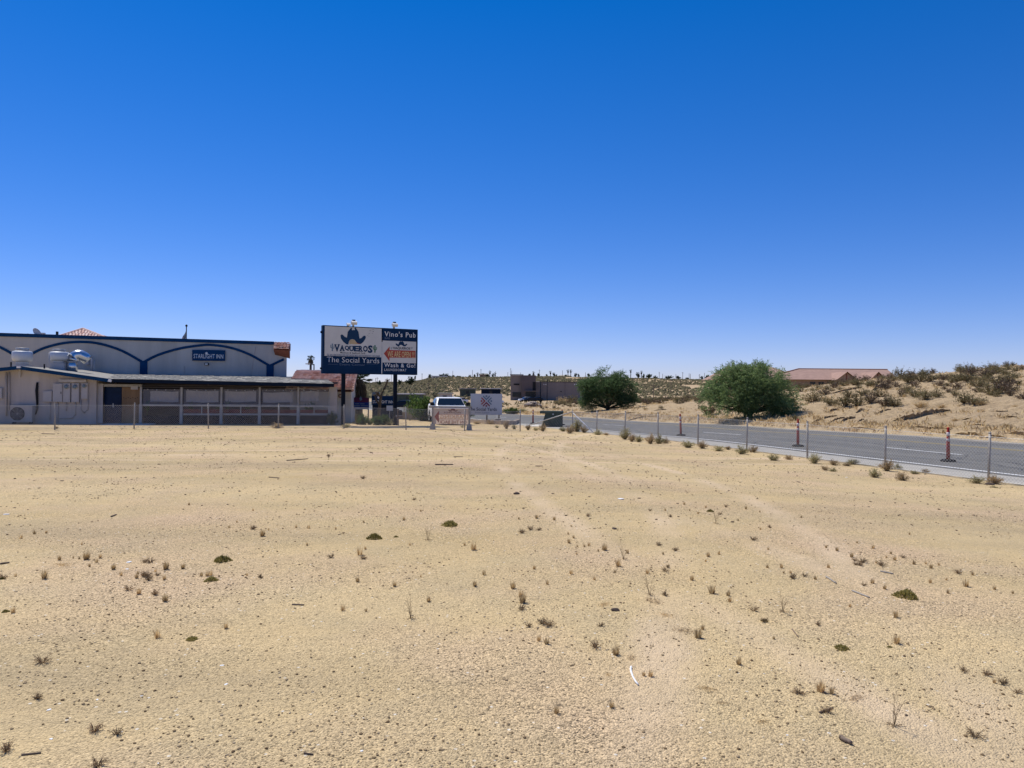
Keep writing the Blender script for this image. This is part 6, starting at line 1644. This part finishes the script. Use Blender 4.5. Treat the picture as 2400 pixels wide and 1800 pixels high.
w.add([(xl, 2, zE), (xa + 9, 2, zE), (xa + 5, 10, zR2), (xl + 3, 10, zR2), (xl, 18, zE), (xa + 9, 18, zE)], [(0, 1, 2, 3), (3, 2, 5, 4), (0, 3, 4), (1, 5, 2), (0, 4, 5, 1)]); w.build('rear_roof', M['redroof'], hs_)
w = MB(); w.tube([(xa, -.2, zE), (r0[0], 7, zR), (r1[0], 7, zR)], .12, 5); w.build('ridge_cap', M['clay'], rf)
for xc, wd in ((1984, 46), (2057, 36)):
    c = Hh(xc, 885, -2)[0]; hw = wd * 128 / FPX / 2; zt = Hh(xc, 873, -2)[1]
    w = MB(); w.b2((c - hw * .85, -2, -2), (c + hw * .85, 1, zE)); gb = w.build('gable_wing', M['tanwall'], hs_)
    w = MB(); w.prism([(c - hw, zE), (c + hw, zE), (c, zt)], -2.0, 4); w.build('gable_front', M['tanwall'], gb)
    w = MB()
    for sg_ in (-1, 1): w.add([(c + sg_ * (hw + .2), -2.4, zE - .1), (c, -2.4, zt + .12), (c, 5, zt + .12), (c + sg_ * (hw + .2), 5, zE - .1)], [(0, 1, 2, 3)])
    w.build('gable_roof', M['redroof'], gb, recalc=False)
    w = MB(); w.b2((c - .08, -2.06, zE), (c + .08, -2.003, zt - .2)); w.build('gable_strip', M['clay'], gb)
for x in (1925, 1905, 1945):
    c = Hh(x, 895, .5)[0]; w = MB(); w.b2((c - .45, .52, zE - 1.7), (c + .45, .598, zE - .4)); w.build('window', M['glass'], hs_)

# rock pile beyond the road
random.seed(41)
for k in range(42):
    x = random.gauss(1247, 7.5); u = abs(x - 1247) / 17
    if u > 1: continue
    g = gat(x, 952.5); s = random.uniform(.25, .5)
    me = RK[k % 5].copy(); me.materials.append(M['rock'] if k % 3 else M['darkrock'])
    inst('rock', me, g + Vector((random.uniform(-.3, .3), random.uniform(-.5, 1.0), random.random() * .8 * (1 - u) + s * .2)), random.uniform(0, 6), s, 'rock heaped in the pile left of the black lamp', 'rock', 'rocks in the pile by the lamp')

# straw and tiny dead plants clinging to the hillside and the road verge
random.seed(51); mb = MB(); n = 0
while n < 3600:
    verge = n % 3 == 0
    s_ = random.uniform(31.3, 33.6) if verge else random.uniform(31.5, 78); t_ = random.uniform(5, 120); x, y = xy(s_, t_)
    if y < 26 or x / y > .74 or (not verge and noise.noise((x * .15, y * .15, 6)) < -.1): continue
    zz = gz(x, y); sc = random.uniform(.12, .34)
    for j in range(7):
        leaf(mb, Vector((x + random.gauss(0, .1), y + random.gauss(0, .1), zz)), Vector((random.gauss(0, .6), random.gauss(0, .6), 1)), sc, sc * .22)
    n += 1
tag(mb.build('verge_straw', M['straw'], recalc=False), 'dry yellow straw along the far road verge and bank', 'dry grass', kind='stuff')

# ------------------------------------------------------------------ foreground litter on the lot
def tuft_mesh(seed, n, h, spread, mat, wid=.004, lean=.35):
    random.seed(seed); mb = MB()
    for i in range(n):
        a = random.uniform(0, 6.28); r = spread * math.sqrt(random.random()) * .4
        p = Vector((r * math.cos(a), r * math.sin(a), -.01)); hh = h * random.uniform(.45, 1.0)
        l = lean * random.random(); d = Vector((math.cos(a + random.gauss(0, .4)) * l, math.sin(a + random.gauss(0, .4)) * l, 1)).normalized()
        m_ = p + d * hh * .55; t_ = p + d * hh + Vector((d.x, d.y, -.15)) * hh * .22
        sd = Vector((-math.sin(a), math.cos(a), 0)) * wid
        mb.add([p - sd, p + sd, m_ + sd * .8, m_ - sd * .8, t_], [(0, 1, 2, 3), (3, 2, 4)])
    return mb.mesh('tuft', mat, recalc=False)
TU = [tuft_mesh(300 + i, 46 + 6 * i, .13, .07, M['straw'], .0035) for i in range(6)]
TW = []
for i in range(3):
    random.seed(330 + i); mb = MB()
    for k in range(26):
        a = random.uniform(0, 6.28); r = random.uniform(.03, .12); p = Vector((r * .2 * math.cos(a), r * .2 * math.sin(a), 0)); e = Vector((r * math.cos(a), r * math.sin(a), random.uniform(.02, .11)))
        mb.tube([p, (p + e) / 2 + Vector((0, 0, .015)), e], [.0035, .003, .0015], 3, cap=False)
        for j in range(5): leaf(mb, p.lerp(e, random.uniform(.4, 1)), Vector((random.gauss(0, 1), random.gauss(0, 1), random.gauss(0, .6))), .025, .008)
    TW.append(mb.mesh('twigs', M['twig'], recalc=False))
TALL = []
for i in range(2):
    random.seed(340 + i); mb = MB()
    for k in range(5):
        a = random.uniform(0, 6.28); e = Vector((.08 * math.cos(a), .08 * math.sin(a), random.uniform(.18, .34))); mb.tube([(0, 0, -.01), e * .5 + Vector((.01, 0, .02)), e], [.003, .0025, .001], 3, cap=False)
        for j in range(4): q = e * random.uniform(.4, 1); mb.tube([q, q + Vector((random.gauss(0, .05), random.gauss(0, .05), .05))], .0014, 3, cap=False)
    for k in range(30): leaf(mb, Vector((random.gauss(0, .03), random.gauss(0, .03), .005)), Vector((random.gauss(0, 1), random.gauss(0, 1), .4)), .04, .008)
    TALL.append(mb.mesh('tall_twigs', M['twig'], recalc=False))
MT = []
for i in range(4):
    random.seed(350 + i); mb = MB()
    for k in range(650):
        a = random.uniform(0, 6.28); r = math.sqrt(random.random()); rr = r * (.46 + .08 * math.sin(a * 3 + i) + .05 * math.sin(a * 7)); z = .16 * (1 - r * r) * random.uniform(.4, 1.0)
        leaf(mb, Vector((rr * math.cos(a), rr * math.sin(a), z)), Vector((random.gauss(0, 1), random.gauss(0, 1), random.uniform(0, 1.2))), .07, .05)
    MT.append(mb.mesh('mat_plant', M['mat'], recalc=False))
FLT = []
for i in range(2):
    random.seed(360 + i); mb = MB()
    for k in range(140):
        p = Vector((random.gauss(0, .22), random.gauss(0, .12), .01 + random.random() * .05)); leaf(mb, p, Vector((random.gauss(0, 1.4), random.gauss(0, .7), random.uniform(-.1, .35))), random.uniform(.08, .22), .012)
    FLT.append(mb.mesh('flat_straw', M['straw'] if i else M['twig'], recalc=False))

# read off six enlarged views of the lot: origin x, y; scale 2.765
VIEWS = {
 (0, 1000): '''225,695 135,725 290,985b 385,865 560,860b 475,852s 515,858s 625,880 650,852 580,908s 735,925 785,965 895,955s 1007,940s 1065,992 1075,925b 1185,920 1305,968 1345,968 1365,962 960,995w 885,982 900,1085 835,1060w 1000,1090w 1485,655s 1535,620s 1700,710b 1640,665w 1740,672s
 1920,655s 2000,660 2175,665s 1990,770s 2145,850w 1600,965s 1690,980w 100,970s 530,765s 1640,545s 1225,508s 940,880w 975,880w 1020,965w 950,975w 2130,195w 300,690s 20,985w 930,970w''',
 (800, 1000): '''120,830b 155,795s 145,858w 405,605 445,768s 858,798b 925,960 865,1035 1112,1048b 1250,922 1335,1022 1165,1100b 1490,955 1475,755 1470,698s 1505,722s 1530,780s 1575,778s 1605,772 1525,828s 1665,808s 1705,800b 1795,905b 1855,820 1830,858t 1265,595 1380,605 1170,690w 1225,668w 1280,672w
 1985,952 2100,938w 2115,912w 2085,828s 2000,1090t 2100,1095w 1775,945s 1640,992s 105,1005 345,1035 515,975s 560,735t 800,770s 1150,600s 1600,582w 2000,545w 2100,545 2130,585w 2165,805w 1490,648s 2060,770w 140,338w 120,150w 470,475w 515,550s 145,622s''',
 (1600, 1000): '''410,535 215,628t 360,610s 565,655w 505,668s 460,735w 235,828 165,842 550,915 640,915 655,950s 700,950s 715,985w 790,970w 860,990 1000,805 930,785s 1130,755s 1235,790 1095,845 1115,870w 1165,882w 1255,885s 1290,902w 1375,865 1350,825s 1500,892 1575,890s 1610,918 1660,898s 1710,995s
 1785,952w 1880,962 1835,1035b 1605,1012 1230,1015 1310,1052 1175,1030w 1720,1080 2020,1055 2140,1082s 190,1080b 295,1095 60,995 945,915 240,570w 100,565s 10,505 45,545s 150,525s 770,590s 500,555s 150,875s 555,798s 1145,900w 1120,895w 1320,850s 1430,850w 1470,700s 280,520w''',
 (0, 1400): '''85,100 1070,25b 1020,262b 1465,200 615,870w 755,890w 45,1000w 635,1095w 275,425w 240,660w''',
 (800, 1400): '''10,85 160,92s 565,28 1175,35b 450,138t 1170,82w 1280,282 1330,302 1780,372b 1960,508s 2005,512 1750,712 1395,750 1345,185w 1680,188w 1305,172w 1650,328w 1215,190w''',
 (1600, 1400): '''305,28 460,88w 650,95t 1085,62s 1380,130b 1385,298b 130,208 100,262b 365,435 895,610b 965,625 590,270s 1370,835t 1895,905w 875,180w 530,160w 930,748w 755,625w 1970,505w 2075,560w 2170,622w 2020,555s 1825,480w''',
}
TL = {'': ('small dry straw coloured grass tuft on the open lot', 'grass tuft', 'small dry grass tufts on the lot'), 'b': ('bushy tall dry straw grass tuft on the open lot', 'grass tuft', 'tall dry grass tufts on the lot'), 's': ('tiny thin dry grass sprout on the open lot', 'grass tuft', 'tiny dry grass sprouts on the lot')}
i = 0
for (ox, oy), txt in VIEWS.items():
    for tok in txt.split():
        kind = tok[-1] if tok[-1].isalpha() else ''
        cx, cy = [float(v) for v in tok.rstrip('bswt').split(',')]
        g = gat(ox + cx / 2.765, oy + cy / 2.765); i += 1
        dist = g.y
        if kind in ('', 'b', 's'):
            sc = {'': .42, 'b': .66, 's': .28}[kind] * random.uniform(.85, 1.2) * (.75 + dist / 24)
            inst('grass_tuft', TU[i % 6], g, i * 2.1, sc, *TL[kind])
        elif kind == 'w':
            sc = random.uniform(.28, .5) * (.75 + dist / 22); inst('dry_weed', TW[i % 3], g, i * 1.3, sc, 'small brown dried twiggy weed lying on the open lot', 'weed', 'dried weeds on the lot')
        else:
            inst('tall_dry_weed', TALL[i % 2], g, i * 1.3, .5, 'tall thin bare dried stems standing on the open lot', 'weed', 'tall dry stems on the lot')
# olive mat plants
for k, (x, y, wp) in enumerate(((521, 1313, 40), (495, 1359, 32), (878, 1260, 37), (1055, 1230, 38), (928, 1258, 13), (1665, 1198, 18), (2124, 1396, 54), (13, 1433, 20), (450, 1498, 28), (1792, 1455, 20), (1973, 1519, 34), (2085, 1516, 15), (2, 1356, 18))):
    g = gat(x, y + wp * .06); s = wp * g.y / FPX; lab = 'low round olive green mat plant on the open lot'
    inst('mat_plant', MT[k % 4], g - Vector((0, 0, .005)), k * 1.9, (s, s, s * 2.0), lab, 'plant', 'olive mat plants on the lot')
for k, (x, y, wp) in enumerate(((1608, 1480, 46), (1656, 1614, 36), (1694, 1648, 26), (1786, 1692, 30), (2007, 1637, 44), (1415, 1418, 36), (1480, 1543, 30), (1425, 1582, 22), (1530, 1410, 44), (1560, 1443, 34), (1873, 1625, 30), (145, 1325, 36), (345, 1350, 26))):
    g = gat(x, y); s = wp * g.y / FPX / .7; inst('flattened_straw', FLT[k % 2], g, k * .3 - .6, (s, s, s), 'flattened patch of dry straw lying on the open lot', 'straw', 'flattened straw patches on the lot')
# sticks and boards
def stick(x0, y0, x1, y1, r, mat, label, name='stick', bend=0.0):
    r *= .7 if name == 'stick' else 1
    p = gat(x0, y0); q = gat(x1, y1); m_ = (p + q) / 2; m_.z = gz(m_.x, m_.y); sd = Vector((-(q - p).y, (q - p).x, 0)) * bend
    w = MB(); cpt = m_ + sd * 2 - p; w.tube([(cpt * 2 * u * (1 - u) + (q - p) * u * u) + Vector((random.uniform(-r, r) * .3, random.uniform(-r, r) * .3, r * .9)) for u in [k_ / 7 for k_ in range(8)]], [r * (1.05 - .25 * k_ / 7) for k_ in range(8)], 6)
    o = w.build(name, mat, loc=p, smooth=True); return tag(o, label, 'stick' if name == 'stick' else 'pipe')
stick(1478.5, 1565, 1496, 1607, .0065, M['pipe'], 'curved piece of white plastic pipe lying on the lot', 'white_pipe', -.05)
stick(1997, 1386, 2038, 1402, .010, M['greypost'], 'pale split stick left of the largest mat plant')
stick(1020, 1090, 1062, 1090, .022, M['wood'], 'dark stick straight ahead of the banner frame', bend=.05); stick(1063, 1071, 1085, 1071, .012, M['wood'], 'thin dark twig between banner frame and dark stick')
stick(672, 1080, 722, 1076, .016, M['wood'], 'long thin grey stick in front of the patio'); stick(98, 1017, 128, 1018, .02, M['wood'], 'stick lying just in front of the left fence posts')
stick(0, 1323, 22, 1320, .012, M['wood'], 'brown stick at the lot edge near the paired tufts'); stick(260, 1212, 273, 1207, .013, M['wood'], 'short stick on the lot in front of the annex'); stick(1968, 1732, 1994, 1746, .016, M['wood'], 'thick bark piece near the tall bare stem')
stick(1921, 1672, 1952, 1661, .008, M['wood'], 'thin twig resting across flattened straw'); stick(1856, 1475, 1871, 1494, .006, M['wood'], 'thin twig beside the pair of mat plants'); stick(1255, 1093, 1272, 1093, .014, M['wood'], 'short twig on the lot in front of the board sign')
stick(50, 1771, 96, 1766, .006, M['wood'], 'brown stick near the twiggy weeds'); stick(684, 1418, 713, 1419, .008, M['wood'], 'rough dark stick on bare gravel'); stick(712, 1767, 734, 1770, .006, M['darkrock'], 'dark stick on the darkest gravel patch')
stick(1936, 1353, 1960, 1368, .010, M['greypost'], 'grey twig above the largest mat plant'); stick(630, 1119, 655, 1121, .012, M['wood'], 'short grey twig in front of the pole sign'); stick(2063, 1340, 2094, 1346, .010, M['greypost'], 'pale twig on the right part of the lot')
# dark lumps and white scraps
for k, (x, y, wp, dark, lab) in enumerate(((1443, 1431, 22, 1, 'dark crumpled lump on the lot beside flattened straw'), (1211, 1158, 18, 1, 'dark broken clod in the middle of the lot'), (1275, 1575, 8, 1, 'dark stone, larger of a touching pair'), (1266, 1579, 5, 1, 'dark stone, smaller of a touching pair'), (2124, 1677, 10, 1, 'dark stone near the tall bare stem'), (1440, 1240, 14, 1, 'dark clod near the flat twigs'), (327, 1555, 9, 1, 'dark round stone on pale gravel'), (87, 1636, 12, 1, 'brown stone near the white flakes'), (130, 1651, 8, 1, 'small dark stone near the white flakes'),
                                        (2318, 1136, 20, 1, 'dark rock at the foot of a road fence post'), (2330, 1130, 18, 0, 'white plastic scrap caught at a road fence post'), (302, 1318, 14, 0, 'flat white scrap among the tufts, upper'), (298, 1334, 9, 0, 'flat white scrap among the tufts, lower'), (15, 1206, 14, 0, 'white scrap on the lot before the annex'),
                                        (115, 1664, 12, 0, 'long white flake of stone on the lot'), (120, 1732, 10, 0, 'white flake of stone below the long one'), (520, 1560, 11, 0, 'white flake of stone right of the mat plant'), (530, 1604, 10, 0, 'white flake of stone in the gravel'), (371, 1789, 6, 0, 'round white pebble on the lot'), (1845, 1723, 7, 0, 'oval white pebble on the lot'), (848, 1760, 9, 0, 'white shell-like chip in dark gravel'), (1455, 1170, 18, 0, 'thin white scrap on the middle of the lot'), (1984, 1119, 6, 0, 'white chip near the road side weeds'), (332, 1631, 8, 0, 'white flake by the curved gravel patch'), (228, 1640, 8, 0, 'pale chip left of the white flake'))):
    g = gat(x, y); s = wp * g.y / FPX / 2
    me = RK[k % 5].copy(); me.materials.append(M['darkrock'] if dark else M['litwhite'])
    o = inst('stone' if dark else 'white_scrap', me, g + Vector((0, 0, s * .12)), k, (s, s * .7, s * (.75 if dark else .28)), lab, 'stone' if dark else 'scrap')
# loose gravel: real pebbles, too many to count
random.seed(77); mb = MB(); n = 0
bm = bmesh.new(); bmesh.ops.create_icosphere(bm, subdivisions=1, radius=1); IV = [v.co.copy() for v in bm.verts]; IF = [tuple(v.index for v in f.verts) for f in bm.faces]; bm.free()
while n < 20000:
    Z = 2.6 + 31 * random.random() ** 1.9; X = random.uniform(-.78, .78) * Z
    if st(X, Z)[0] > 16: continue
    pat = noise.noise((X * .55, Z * .55, .0)) * .7 + noise.noise((X * 1.9, Z * 1.9, 4.0)) * .5
    if random.random() > .28 + 1.2 * pat: continue
    r = .0028 + .0065 * random.random() ** 4; 
    r *= (.8 + Z / 16)
    z = gz(X, Z) + r * .2; a = random.uniform(0, 6.28); ca, sa = math.cos(a) * r, math.sin(a) * r; fx = random.uniform(.7, 1.4)
    mb.add([(X + ca * v.x * fx - sa * v.y, Z + sa * v.x * fx + ca * v.y, z + v.z * r * .65) for v in IV], IF); n += 1
tag(mb.build('loose_gravel', M['pebble'], recalc=False), 'loose brown and grey gravel strewn over the lot', 'gravel', kind='stuff')

random.seed(78); mb = MB(); n = 0
while n < 1500:       # scattered bigger stones further out
    Z = random.uniform(9, 40); X = random.uniform(-.78, .78) * Z
    if st(X, Z)[0] > 16.2 or noise.noise((X * .25, Z * .25, 12.0)) + random.gauss(0, .25) < 0.02: continue
    r = (.006 + .016 * random.random() ** 2.5) * (.6 + Z / 28); z = gz(X, Z) + r * .15; a = random.uniform(0, 6.28); ca, sa = math.cos(a) * r, math.sin(a) * r; fx = random.uniform(.8, 1.8)
    mb.add([(X + ca * v.x * fx - sa * v.y, Z + sa * v.x * fx + ca * v.y, z + v.z * r * .6) for v in IV], IF); n += 1
tag(mb.build('scattered_stones', leafmat('scattered stones', [(0.08, 0.055, 0.035), (0.15, 0.11, 0.07), (0.28, 0.21, 0.13)], 0, .95), recalc=False), 'small dark stones scattered across the lot', 'stones', kind='stuff')
